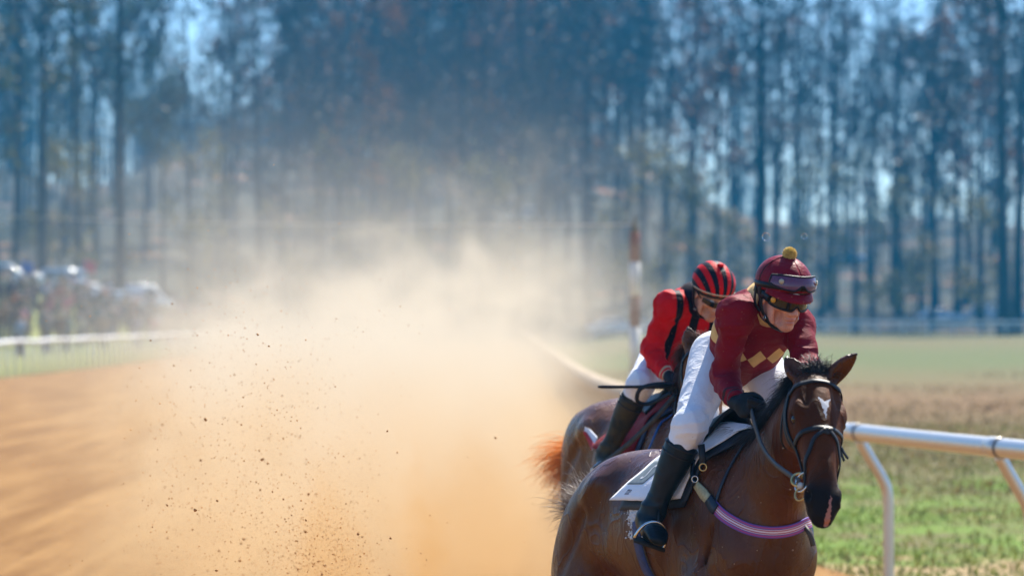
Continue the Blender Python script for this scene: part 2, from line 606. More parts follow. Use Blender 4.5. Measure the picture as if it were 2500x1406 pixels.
def ground_mat():
    m, b, pb = new_mat('meadow_grass')
    co = b.coord('Object')
    x, y, z = b.sep(co)
    n1 = b.noise(co, .10, 4, .6); n2 = b.noise(co, .9, 5, .65); n3 = b.noise(co, 6, 4, .6)
    yy = b.math('ADD', y, b.math('MULTIPLY', b.math('SUBTRACT', n1, .5), 50.0))
    yy = b.math('ADD', yy, b.math('MULTIPLY', b.math('SUBTRACT', n2, .5), 34.0))
    green, lush, olive, brown, straw, litter = (.11, .135, .042), (.12, .20, .024), (.145, .13, .050), (.20, .092, .040), (.34, .25, .125), (.30, .135, .065)
    c = b.mix(b.ramp(yy, 25.5, 29), straw, lush)
    c = b.mix(b.ramp(yy, 31, 38), c, olive)
    c = b.mix(b.math('MULTIPLY', b.ramp(yy, 40, 75), .65), c, brown)
    c = b.mix(b.ramp(yy, 78, 112), c, olive)
    c = b.mix(b.ramp(yy, 112, 135), c, green)
    c = b.mix(b.ramp(yy, 150, 190), c, olive)
    c = b.mix(b.ramp(yy, 205, 235), c, green)
    c = b.mix(b.math('MULTIPLY', b.ramp(n2, .45, .7), .55), c, olive)
    c = b.mix(b.math('MULTIPLY', b.ramp(n3, .5, .75), .5), c, brown)
    c = b.mix(b.math('MULTIPLY', b.ramp(n3, .2, .42), -1.0, clamp=True), c, lush)
    lf = b.math('MULTIPLY', b.ramp(y, 238, 262), b.ramp(n2, .25, .5))
    c = b.mix(b.ramp(y, 238, 262), c, (.045, .045, .028))  # wooded slope: shade under the dense trees put into a dark ground colour
    lf = b.math('MULTIPLY', b.ramp(y, 238, 262), b.ramp(b.noise(co, .11, 4, .6), .56, .68))
    c = b.mix(lf, c, litter)
    # the spectators' bank: mown green
    bk = b.math('MULTIPLY', b.ramp(b.math('MULTIPLY', x, -1.0), 15.5, 17.5), b.math('SUBTRACT', 1.0, b.ramp(y, 225, 250)))
    c = b.mix(bk, c, b.mix(b.ramp(n2, .3, .7), (.14, .19, .035), (.25, .24, .07)))
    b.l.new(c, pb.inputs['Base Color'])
    pb.inputs['Roughness'].default_value = .9
    pb.inputs['Specular IOR Level'].default_value = .15
    b.l.new(b.bump(b.math('ADD', n3, b.noise(co, 25, 3)), .7, .06), pb.inputs['Normal'])
    return m
gx = np.concatenate([np.linspace(-320, -70, 26)[:-1], np.linspace(-70, 70, 141), np.linspace(70, 320, 26)[1:]])
gy = np.concatenate([np.linspace(-70, 20, 10)[:-1], np.linspace(20, 300, 141), np.linspace(300, 720, 85)[1:]])
XX, YY = np.meshgrid(gx, gy, indexing='ij')
V = np.stack([XX, YY, hgt(XX, YY)], 2).reshape(-1, 3)
nb = len(gy)
ii, jj = np.meshgrid(np.arange(len(gx) - 1), np.arange(nb - 1), indexing='ij')
a = (ii * nb + jj).ravel()
Q = np.stack([a, a + nb, a + nb + 1, a + 1], 1)
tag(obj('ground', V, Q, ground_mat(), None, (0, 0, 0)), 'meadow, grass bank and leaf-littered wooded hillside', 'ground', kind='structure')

def dirt_mat():
    m, b, pb = new_mat('track_dirt')
    co = b.coord('Object')
    st = b.mapping(co, (1.6, .10, 1))
    n1 = b.noise(st, 1.2, 5, .6); n2 = b.noise(co, 1.3, 5, .65); n3 = b.noise(co, 9, 5, .7)
    c = b.mix(b.ramp(n1, .35, .68), (.185, .088, .024), (.31, .172, .060))
    c = b.mix(b.math('MULTIPLY', b.ramp(n2, .5, .75), .6), c, (.15, .068, .018))
    c = b.mix(b.math('MULTIPLY', b.ramp(n3, .55, .75), .5), c, (.18, .08, .026))
    b.l.new(c, pb.inputs['Base Color'])
    pb.inputs['Roughness'].default_value = .95
    pb.inputs['Specular IOR Level'].default_value = .1
    h = b.math('ADD', b.math('MULTIPLY', n1, .8), b.math('ADD', b.math('MULTIPLY', n2, .5), b.math('MULTIPLY', n3, .35)))
    b.l.new(b.bump(h, .9, .10), pb.inputs['Normal'])
    return m
ty = np.linspace(-25, 268, 500)
tt = np.linspace(0, 1, 41)
L_, R_ = fence_x(ty) + .15, rail_x(ty) + .12
X_ = L_[:, None] + (R_ - L_)[:, None] * tt[None]
Y_ = np.repeat(ty[:, None], 41, 1)
# harrowed relief of the dirt
fl = np.stack([X_.ravel() * 2.2, Y_.ravel() * .16, np.zeros(X_.size)], 1)
rel = (vnoise(fl) * .030 + vnoise(np.stack([X_.ravel() * .7, Y_.ravel() * .05, np.ones(X_.size)], 1)) * .02).reshape(X_.shape) * sstep(0, .05, tt) * sstep(0, .05, 1 - tt)
V = np.stack([X_, Y_, .03 + rel + .8 * sstep(100, 230, Y_) * sstep(2, 10, X_) ], 2).reshape(-1, 3)
V[:, 2] = np.maximum(V[:, 2] , hgt(V[:, 0], V[:, 1]) + .012)
nb = 41
ii, jj = np.meshgrid(np.arange(len(ty) - 1), np.arange(nb - 1), indexing='ij')
a = (ii * nb + jj).ravel()
tag(obj('track', V, np.stack([a, a + 1, a + nb + 1, a + nb], 1), dirt_mat(), None, (0, 0, 0)), 'orange-brown sandy dirt racetrack', 'track', kind='structure')

# rough grass and dry weeds in the infield
def blades(n, x0, x1, y0, y1, hmin, hmax, mat, name, label, seed, keep, wd=.012):
    rg = np.random.default_rng(seed)
    y = y0 + (y1 - y0) * rg.random(n) ** 1.2; x = rail_x(y) + .05 + rg.random(n) * (x1 - x0 + (y - y0) * .17)
    p = np.stack([x, y, hgt(x, y)], 1)
    ok = keep(p, rg); p = p[ok]; n = len(p)
    a = rg.random(n) * 6.283; h = hmin + (hmax - hmin) * rg.random(n) ** 2
    dv = np.stack([np.cos(a), np.sin(a), np.zeros(n)], 1); ln = np.stack([np.cos(a + 1.9), np.sin(a + 1.9), np.zeros(n)], 1) * (h * (.2 + .5 * rg.random(n)))[:, None]
    w_ = wd * (.6 + rg.random(n))[:, None]
    V = np.stack([p - dv * w_, p + dv * w_, p + dv * w_ * .6 + ln * .4 + np.array([0, 0, 1]) * (h * .6)[:, None], p + ln + np.array([0, 0, 1]) * h[:, None]], 1).reshape(-1, 3)
    V[:, 2] -= .004
    b = np.arange(n) * 4
    Q = np.stack([b, b + 1, b + 2, b + 3], 1)
    tag(obj(name, V, Q, mat, None, (0, 0, 0), smooth=False), label, 'grass', kind='stuff')
def blade_mat(name, c1, c2, c3, sc):
    m, b, pb = new_mat(name)
    co = b.coord('Object')
    c = b.mix(b.ramp(b.noise(co, sc, 4), .35, .65), c1, c2)
    c = b.mix(b.math('MULTIPLY', b.ramp(b.noise(co, 6, 3), .5, .7), .8), c, c3)
    b.l.new(c, pb.inputs['Base Color']); pb.inputs['Roughness'].default_value = .7
    tl = b.n.new('ShaderNodeBsdfTranslucent'); b.l.new(c, tl.inputs[0])
    mx = b.n.new('ShaderNodeMixShader'); mx.inputs[0].default_value = .35
    b.l.new(pb.outputs[0], mx.inputs[1]); b.l.new(tl.outputs[0], mx.inputs[2]); b.l.new(mx.outputs[0], b.n['Material Output'].inputs['Surface'])
    return m
blades(52000, 0, 6, 19, 60, .02, .075, blade_mat('green_blade', (.12, .19, .022), (.20, .19, .055), (.28, .18, .075), .45), 'grass', 'short mixed green and straw grass beside the rail', 3, lambda p, rg: vnoise(p * .5 + 3) + rg.random(len(p)) * .9 > -.05)
blades(22000, 0, 9, 36, 125, .03, .12, blade_mat('weed_blade', (.19, .105, .046), (.20, .15, .065), (.145, .14, .058), .25), 'dry_weeds', 'reddish brown dry weeds across the infield', 4, lambda p, rg: vnoise(p * np.array([.16, .10, 1]) + 9) + rg.random(len(p)) * .8 + .9 * np.exp(-((p[:, 1] - 72) / 24) ** 2) > .75, .02)
# ------------------------------------------------------------------ woodland
bark = M('tree_bark', (.024, .024, .026), .9, .35, 2.0, .6, 12, .05)
bark_l = M('grey_bark', (.036, .036, .037), .9, .35, 2.0, .6, 12, .05)
def leaf_mat(name, c1, c2):
    m, b, pb = new_mat(name)
    c = b.mix(b.ramp(b.noise(b.coord('Object'), .6, 3), .35, .65), c1, c2)
    b.l.new(c, pb.inputs['Base Color']); pb.inputs['Roughness'].default_value = .65
    tl = b.n.new('ShaderNodeBsdfTranslucent'); b.l.new(c, tl.inputs[0])
    mx = b.n.new("ShaderNodeMixShader"); mx.inputs[0].default_value = .28
    b.l.new(pb.outputs[0], mx.inputs[1]); b.l.new(tl.outputs[0], mx.inputs[2]); b.l.new(mx.outputs[0], b.n['Material Output'].inputs['Surface'])
    return m
leaf_orange = leaf_mat('orange_leaf', (.30, .115, .028), (.11, .055, .028))
leaf_brown = leaf_mat('brown_leaf', (.042, .034, .028), (.030, .030, .028))
leaf_olive = leaf_mat('olive_leaf', (.075, .08, .030), (.10, .09, .036))
leaf_yellow = leaf_mat('yellow_leaf', (.25, .19, .035), (.16, .15, .035))

def tree_meshes(seed, H_, r0, fb, nl, lf, leafn, lsize, up=.9, name='tree'):
    rg = np.random.default_rng(seed)
    tr = MB(); cr = MB()
    n = 12
    z = np.linspace(-.8, H_, n)
    wob = np.cumsum(rg.normal(size=(n, 2)) * .012 * H_ / 8, 0); wob -= wob[1]
    tp = np.c_[wob, z]
    rad = r0 * (1 - .86 * np.clip(z / H_, 0, 1) ** .9); rad[0] *= 1.35; rad[1] *= 1.12
    tr.tube(tp, rad, 9)
    tips = []
    for k in range(nl):
        t = fb + (1 - fb) * (k + rg.random()) / nl
        i = t * (n - 1); i0 = min(int(i), n - 2); p = tp[i0] + (tp[i0 + 1] - tp[i0]) * (i - i0)
        a = k * 2.4 + rg.random(); el = up * (.55 + .6 * rg.random())
        d = np.array([math.cos(a) * math.cos(el), math.sin(a) * math.cos(el), math.sin(el)])
        L = H_ * (.30 - .20 * t) * (.7 + .6 * rg.random()) + 1.2
        pts = [p]
        for s in range(4):
            d = unit(d + rg.normal(size=3) * .16 + np.array([0, 0, .10])); pts.append(pts[-1] + d * L / 4)
        rl = r0 * .30 * (1 - .6 * t)
        tr.tube(pts, np.linspace(rl, rl * .25, 5), 5)
        for s in range(7):
            u = .25 + .75 * (s + rg.random()) / 7; j = min(int(u * 4), 3); q = pts[j] + (pts[j + 1] - pts[j]) * (u * 4 - j)
            d2 = unit(d + rg.normal(size=3) * .75 + np.array([0, 0, .25])); L2 = L * (.25 + .3 * rg.random())
            q1 = q + d2 * L2 * .5 + rg.normal(size=3) * .08; q2 = q1 + unit(d2 + rg.normal(size=3) * .3) * L2 * .5
            cr.tube([q, q1, q2], [rl * .40, rl * .28, .02], 3, caps=False)
            for w_ in range(5):
                u2 = rg.random(); q3 = (q + (q1 - q) * u2 * 2) if u2 < .5 else (q1 + (q2 - q1) * (u2 * 2 - 1))
                d3 = unit(d2 + rg.normal(size=3) * .8 + np.array([0, 0, .2])); q4 = q3 + d3 * (.5 + 1.1 * rg.random())
                cr.tube([q3, (q3 + q4) / 2 + rg.normal(size=3) * .06, q4], [.035, .025, .012], 3, caps=False)
                tips.append(q4); tips.append((q3 + q4) / 2)
    nb_ = cr.n; nf = len(cr.f)
    if leafn:
        T = np.array(tips)
        # leaves hang in some clumps only
        keep = T[vnoise(T * .35 + seed) > -.1] if len(T) else T
        if len(keep) < 20: keep = T
        c = keep[rg.integers(0, len(keep), leafn)] + rg.normal(size=(leafn, 3)) * .38
        u = rg.normal(size=(leafn, 3)); u /= np.linalg.norm(u, axis=1)[:, None]
        v = np.cross(u, rg.normal(size=(leafn, 3))); v /= np.linalg.norm(v, axis=1)[:, None]
        s = lsize * (.5 + rg.random(leafn))[:, None]
        Vq = np.stack([c - u * s, c + v * s * .55, c + u * s, c - v * s * .55], 1).reshape(-1, 3)
        cr.add(Vq, [(4 * i, 4 * i + 1, 4 * i + 2, 4 * i + 3) for i in range(leafn)])
    return tr, cr, nf

PROTO = {}
def tree_proto(kind, seed, H_, r0, fb, nl, leafm, leafn, lsize, bk, up=.9):
    tr, cr, nf = tree_meshes(seed, H_, r0, fb, nl, leafm, leafn, lsize, up)
    mt = mesh_from('trunk', np.concatenate(tr.v), tr.f, True); mt.materials.append(bk)
    mc = mesh_from('crown', np.concatenate(cr.v), cr.f, False); mc.materials.append(bk); mc.materials.append(leafm)
    ix = np.zeros(len(cr.f), np.int32); ix[nf:] = 1
    mc.polygons.foreach_set('material_index', ix)
    PROTO.setdefault(kind, []).append((mt, mc))
for s in range(3): tree_proto('bare', 20 + s, 33 + 2 * s, .52, .30, 14, leaf_brown, 450, .28, bark)
for s in range(3): tree_proto('orange', 30 + s, 31 + 2 * s, .48, .30, 14, leaf_orange, 1300, .32, bark)
for s in range(2): tree_proto('brown', 40 + s, 32, .45, .26, 14, leaf_brown, 1100, .32, bark_l)
for s in range(3): tree_proto('olive', 50 + s, 27 + s, .42, .18, 15, leaf_olive, 1500, .30, bark_l)
for s in range(2): tree_proto('young', 60 + s, 11 + 2 * s, .14, .20, 12, leaf_yellow, 900, .20, bark_l, .35)
LAB = dict(bare=('tall nearly bare dark-trunked tree in the hazy wood', 'bare trees of the wood'), orange=('tall tree holding rusty orange autumn leaves in the hazy wood', 'orange-leaved trees of the wood'),
           brown=('tall tree with dull brown withered leaves in the hazy wood', 'brown-leaved trees of the wood'), olive=('tree with olive green leaves in the hazy wood', 'olive-leaved trees of the wood'),
           young=('slender young tree with yellow leaves under the tall trees', 'young yellow trees under the wood'))
AISLE = [(60, 'above the silver pickup at left'), (170, 'above the blue-grey parked car'), (300, 'above the red flag'), (420, 'above the white van'), (560, 'right of the white van'), (720, 'behind the left edge of the dust'),
         (900, 'behind the left half of the dust'), (1080, 'behind the middle of the dust'), (1260, 'behind the right half of the dust'), (1430, 'left of the banded pole'), (1600, 'behind the banded pole'), (1740, 'above the striped helmet'),
         (1860, 'between the two helmets'), (1980, 'above the pompom helmet'), (2100, 'above the bay horse\'s ears'), (2230, 'left of the cars at right'), (2350, 'above the white sedan at right'), (2450, 'above the grey pickup at right'), (9999, 'at the right edge')]
SEEN = {}
ORD = ['', ' second', ' third', ' fourth', ' fifth', ' sixth', ' seventh', ' eighth', ' ninth', ' tenth']
def tree_label(kind, x, y):
    px = CX + F * x / y
    where = next(w_ for lim, w_ in AISLE if px < lim)
    row = 'front' if y < 300 else 'middle' if y < 400 else 'back'
    what = dict(bare='nearly bare dark', orange='rusty orange', brown='brown-leaved', olive='olive-leaved', young='slender yellow young')[kind]
    key = (kind, row, where); SEEN[key] = SEEN.get(key, 0) + 1
    return '%s tree,%s in %s row, %s' % (what, ORD[SEEN[key] - 1], row, where)
def plant(kind, x, y, sc, seed):
    rg = random.Random(seed)
    mt, mc = PROTO[kind][seed % len(PROTO[kind])]
    p = (x, y, float(hgt(x, y)) - .1)
    r = thing({'young': 'young_tree'}.get(kind, 'forest_tree'), tree_label(kind, x, y), 'tree', p, LAB[kind][1])
    r.rotation_euler = (rg.uniform(-.03, .03), rg.uniform(-.03, .03), rg.uniform(0, 6.28)); r.scale = (sc * rg.choice([.5, .6, .75, .9, 1.1]) * (1.25 if sc > 1.1 else 1),) * 2 + (sc,)
    for nm, me in (('trunk', mt), ('crown', mc)):
        o = bpy.data.objects.new(nm, me); COL.objects.link(o); o.parent = r
rt = random.Random(5)
trees = []
front = [(-30, 226), (35, 236), (102, 240), (196, 250), (292, 226), (398, 262), (468, 270), (545, 282), (636, 296), (690, 280), (766, 284), (842, 300), (905, 276), (960, 310), (1030, 284), (1085, 300), (1130, 290), (1200, 276), (1262, 296), (1330, 268),
         (1384, 290), (1440, 282), (1502, 300), (1572, 268), (1622, 276), (1700, 300), (1744, 262), (1805, 292), (1858, 262), (1886, 258), (1962, 296), (2004, 280), (2088, 262), (2130, 284), (2196, 306), (2275, 276), (2338, 292), (2392, 286), (2452, 240), (2482, 246), (2530, 262)]
for i, (px, Y) in enumerate(front):
    big = px in (292, 1858, 1886, 2452, 2482, 102)
    kind = rt.choice(['bare', 'bare', 'olive', 'olive']) if px < 420 else rt.choice(['bare', 'bare', 'bare', 'brown', 'orange'])
    trees.append((kind, (px - CX) * Y / F, Y, 1.12 if big else rt.uniform(.85, 1.05)))
for i in range(62):
    Y = rt.uniform(300, 400); px = -120 + 2740 * (i + rt.random()) / 62
    if 1600 < px < 2450 and rt.random() < .3: continue
    if 380 < px < 660 and rt.random() < .75: continue
    kind = rt.choice(['bare', 'brown', 'olive']) if px < 500 else rt.choice(['bare', 'bare', 'brown', 'orange', 'orange'])
    trees.append((kind, (px - CX) * Y / F, Y, rt.uniform(.8, 1.08)))
for i in range(64):
    Y = rt.uniform(400, 520); px = -150 + 2800 * (i + rt.random()) / 64
    if 1580 < px and rt.random() < .45: continue
    if 380 < px < 660 and rt.random() < .8: continue
    kind = rt.choice(['bare', 'brown', 'orange', 'brown'])
    trees.append((kind, (px - CX) * Y / F, Y, rt.uniform(.75, 1.0)))
for i in range(46):                                           # the wood is closest set behind the dust
    Y = rt.uniform(290, 470); px = rt.triangular(480, 1800, 1100)
    trees.append((rt.choice(['bare', 'brown', 'brown', 'orange', 'olive']), (px - CX) * Y / F, Y, rt.uniform(.8, 1.08)))
for px, Y in ((1520, 262), (1610, 256), (1480, 280), (1700, 268), (1790, 275), (980, 262), (1180, 268), (1210, 290), (480, 258), (540, 270), (2180, 268), (2230, 262), (1960, 270), (2040, 290), (180, 262), (150, 245), (700, 270), (860, 280), (2400, 262), (1330, 300)):
    trees.append(('young', (px - CX) * Y / F, Y, rt.uniform(.75, 1.25)))
trees.sort(key=lambda q_: CX + F * q_[1] / q_[2])
for i, (k, x, y, s) in enumerate(trees): plant(k, x, y, s, i)

# far wood on the ridge: reads as one mass
rg = np.random.default_rng(77)
n = 700
x = rg.uniform(-120, 130, n); x = np.where((x > 12) & (rg.random(n) < .7), rg.uniform(-70, 12, n), x); y = rg.uniform(520, 640, n); z = hgt(x, y)
hh = rg.uniform(12, 24, n) * (1 - .5 * sstep(8, 25, x)) * (1 - .6 * sstep(-62, -54, x) * (1 - sstep(-40, -32, x)))
vt, qt = strands(np.stack([x, y, z - .5], 1), np.stack([rg.normal(size=n) * .05, rg.normal(size=n) * .05, np.ones(n)], 1), hh, 4, .28, 0, .02, seed=3)
m_ = 16000
k = rg.integers(0, n, m_); u = rg.uniform(.3, 1, m_)
r_ = np.stack([x[k], y[k], z[k] + hh[k] * u], 1)
vb, qb = strands(r_, rg.normal(size=(m_, 3)) * np.array([1, 1, .5]) + np.array([0, 0, .6]), rg.uniform(1.5, 4.5, m_), 3, .05, 0, .1, seed=4)
m2 = 6000
k = rg.integers(0, m_, m2); c = r_[k] + rg.normal(size=(m2, 3)) * 1.6
u_ = rg.normal(size=(m2, 3)); u_ /= np.linalg.norm(u_, axis=1)[:, None]; v_ = np.cross(u_, rg.normal(size=(m2, 3))); v_ /= np.linalg.norm(v_, axis=1)[:, None]
s_ = .45 * (.5 + rg.random(m2))[:, None]
vl = np.stack([c - u_ * s_, c + v_ * s_ * .6, c + u_ * s_, c - v_ * s_ * .6], 1).reshape(-1, 3); ql = np.arange(m2 * 4).reshape(-1, 4)
me = obj('far_wood', np.concatenate([vt, vb, vl]), np.concatenate([qt, qb + len(vt), ql + len(vt) + len(vb)]), [bark, leaf_brown], None, (0, 0, 0), smooth=False)
ix = np.zeros(len(qt) + len(qb) + len(ql), np.int32); ix[len(qt) + len(qb):] = 1
me.data.polygons.foreach_set('material_index', ix)
tag(me, 'hazy far wood along the top of the ridge', 'wood', kind='stuff')
# ------------------------------------------------------------------ running rail, fences, marker pole, wire
alu = M('rail_aluminium', (.60, .61, .62), .30, .12, 6, .12, 40, .002, metal=.75)
white_plastic = M('white_rail', (.72, .72, .70), .45, .08, 6, .05, 40)
def along(yv): return np.array([rail_x(yv), yv, 0.0])
root = thing('running_rail', 'white metal tube running rail on bent posts beside the bay horse', 'rail', (rail_x(20.), 20., 0))
ys = np.concatenate([np.linspace(6, 45, 90), np.linspace(46, 260, 110)])
pts = np.stack([rail_x(ys), ys, 1.15 + .8 * sstep(100, 230, ys) * .0], 1)
def dusty_rail():
    m, b, pb = new_mat('dusty_rail')
    co = b.coord('Object'); x_, y_, z_ = b.sep(co)
    f_ = b.math('MULTIPLY', b.ramp(b.math('ADD', y_, b.math('MULTIPLY', b.noise(co, 1.2, 4), 8.0)), 8, 18), .85)
    dirt = b.ramp(b.noise(co, 18, 4, .7), .62, .75)
    f_ = b.math('MAXIMUM', f_, b.math('MULTIPLY', dirt, .35))
    b.l.new(b.mix(f_, (.66, .63, .57), (.42, .31, .19)), pb.inputs['Base Color'])
    b.l.new(b.math('SUBTRACT', .75, b.math('MULTIPLY', f_, .75)), pb.inputs['Metallic'])
    b.l.new(b.math('ADD', .38, b.math('MULTIPLY', f_, .5)), pb.inputs['Roughness'])
    return m
alu = dusty_rail()
MB().tube(pts, np.interp(ys, [6, 28, 36, 300], [.066, .066, .105, .105]), 20).build('rail', alu, root, smooth=True)
# posts every 2.5 m along the curve
s_acc, last, posts = 0.0, pts[0], []
fine = np.linspace(6, 240, 6000); fp = np.stack([rail_x(fine), fine], 1)
cum = np.r_[0, np.cumsum(np.linalg.norm(np.diff(fp, axis=0), axis=1))]
pxr = CX + F * fp[:, 0] / fp[:, 1]
nr = fine < 40
s_at = np.interp(-2432, -pxr[nr], cum[nr]); s_b = np.interp(-2092, -pxr[nr], cum[nr]); GAP = s_b - s_at
for s in np.arange(s_at % GAP, cum[-1], GAP):
    yv = np.interp(s, cum, fine); posts.append(yv)
    if yv > 30: posts.append(np.interp(s + GAP / 2, cum, fine))
for i, yv in enumerate(posts):
    t = unit(np.array([rail_x(yv + .2) - rail_x(yv - .2), .4, 0])); n = np.array([t[1], -t[0], 0])
    b = along(yv)
    p = crom([b + [0, 0, 1.10] + n * .02, b + n * .09 + [0, 0, .98], b + n * .20 + [0, 0, .80], b + n * .245 + [0, 0, .66], b + n * .25 + [0, 0, .3], b + n * .25 + [0, 0, -.1]], 4)
    po = MB().tube(p, .042 if yv < 30 else .055, 12).build('post', alu, root, smooth=True)
    if yv < 60:
        c = b + [0, 0, 1.15]
        MB().tube([c - t * .10, c - t * .098, c + t * .098, c + t * .10], [.0665, .0710, .0710, .0665], 20, caps=False).build('sleeve', alu, po, smooth=True)
        MB().tube([c - t * .112, c - t * .100], [.0720, .0720], 20).build('joint_ring', M('black_rubber_band', (.02, .02, .022), .6, .1, 30, 0), po, smooth=True)

# left fence: broad white top rail, white uprights
froot = thing('track_fence', 'white fence with broad top rail and close uprights before the crowd', 'fence', (fence_x(120.), 120., 0))
ys = np.linspace(84, 264, 160)
sec = np.array([[-.10, -.05], [.10, -.05], [.13, .0], [.09, .07], [-.09, .07], [-.13, .0]]) * 1.15
Vv = []
for yv in ys:
    t = unit([fence_x(yv + 1) - fence_x(yv - 1), 2, 0]); n = np.array([t[1], -t[0], 0])
    c = np.array([fence_x(yv), yv, float(hgt(fence_x(yv), yv)) + 1.22 + .02 * math.sin(yv * .7)])
    Vv.append(c + sec[:, :1] * n + sec[:, 1:] * np.array([0, 0, 1]))
mb = MB(); mb.add(np.concatenate(Vv), [(i * 6 + j, i * 6 + (j + 1) % 6, i * 6 + 6 + (j + 1) % 6, i * 6 + 6 + j) for i in range(len(ys) - 1) for j in range(6)])
mb.build('top_rail', white_plastic, froot, smooth=False)
pm = MB().box((0, 0, .55), (.11, .09, 1.22))
pme = mesh_from('upright', np.concatenate(pm.v), pm.f, False); pme.materials.append(white_plastic)
for yv in np.arange(84, 263, 1.85):
    o = bpy.data.objects.new('upright', pme); COL.objects.link(o); o.parent = froot
    o.location = np.array([fence_x(yv), yv, float(hgt(fence_x(yv), yv))]) - ORG[froot]
    o.rotation_euler = (random.uniform(-.02, .02), random.uniform(-.03, .03), random.uniform(-.1, .1))

# far white fence across the meadow
ffr = thing('paddock_fence', 'long white rail fence across the far meadow below the trees', 'fence', (30, 232, float(hgt(30, 232))))
fx = np.arange(6, 74, 1.9)
fy = 232 + .02 * (fx - 30)
mbp = MB().box((0, 0, .5), (.12, .12, 1.15)); fme = mesh_from('post', np.concatenate(mbp.v), mbp.f, False); fme.materials.append(white_plastic)
for x_, y_ in zip(fx, fy):
    o = bpy.data.objects.new('post', fme); COL.objects.link(o); o.parent = ffr; o.location = np.array([x_, y_, float(hgt(x_, y_))]) - ORG[ffr]
for zz, hh_ in ((1.02, .20), (.62, .12)):
    P_ = np.stack([fx, fy - .08, hgt(fx, fy) + zz], 1)
    mb = MB()
    for i in range(len(fx) - 1):
        d = P_[i + 1] - P_[i]; mb.box((P_[i] + P_[i + 1]) / 2, (np.linalg.norm(d), .06, hh_), np.stack([unit(d), unit(np.cross([0, 0, 1], d)), [0, 0, 1]], 1))
    mb.build('rail', white_plastic, ffr)

# marker pole with red and white bands, and a wire across the track
py = 46.0
pb0 = P(1550, 780, py); pb0[2] = 0
pr = thing('marker_pole', 'red and white banded marker pole behind the rear jockey', 'pole', pb0)
z_of = lambda y: CH - (y - HY) * py / F
bands = [(1200, 905, 'w'), (905, 798, 'w'), (798, 722, 'r'), (722, 640, 'w'), (640, 566, 'r'), (566, 545, 'd')]
pw = M('pole_white', (.62, .60, .55), .5, .15, 5, .1); prd = M('pole_red', (.12, .004, .005), .5, .2, 5, .1, spec=.2); pdk = M('pole_dark', (.05, .045, .035), .6, .2, 5, .1)
zz = [(0.0, z_of(905), pw), (z_of(905), z_of(798), pw), (z_of(798), z_of(722), prd), (z_of(722), z_of(640), pw), (z_of(640), z_of(566), prd), (z_of(566), z_of(548), pdk)]
for i, (z0, z1, m_) in enumerate(zz):
    MB().tube([pb0 + [0, 0, z0 - (.2 if i == 0 else 0)], pb0 + [0, 0, z1]], .078 if i < 5 else .055, 14).build('band' if i < 5 else 'cap', m_, pr, smooth=True)
MB().tube([pb0 + [0, 0, z_of(548)], pb0 + [0, 0, z_of(520)]], [.03, .008], 8).build('finial', pdk, pr, smooth=True)
e = P(-60, 522, 128); s0 = pb0 + [0, 0, z_of(549)]
t = np.linspace(0, 1, 40)[:, None]
wv = s0 * (1 - t) + e * t + np.array([0, 0, -.55]) * (t * (1 - t)) * 1.0
wp = np.concatenate([wv, [e + (e - wv[-2]) * .5]])
tag(MB().tube(wv, .010, 6).build('finish_wire', M('pale_cable', (.36, .33, .30), .5, .1, 5, 0), None, org=s0, smooth=True), 'thin pale wire stretched from the banded pole across the track', 'wire')
# the wire's far support outside the picture
MB().tube([[e[0], e[1], -.2], [e[0], e[1], e[2] + .1]], .06, 10)
wp_ = MB().tube([[e[0], e[1], -.2], [e[0], e[1], e[2] + .15]], .06, 10).build('wire_post', pw, None, org=(e[0], e[1], 0), smooth=True)
tag(wp_, 'plain white post holding the wire at the track\'s outer side', 'post')
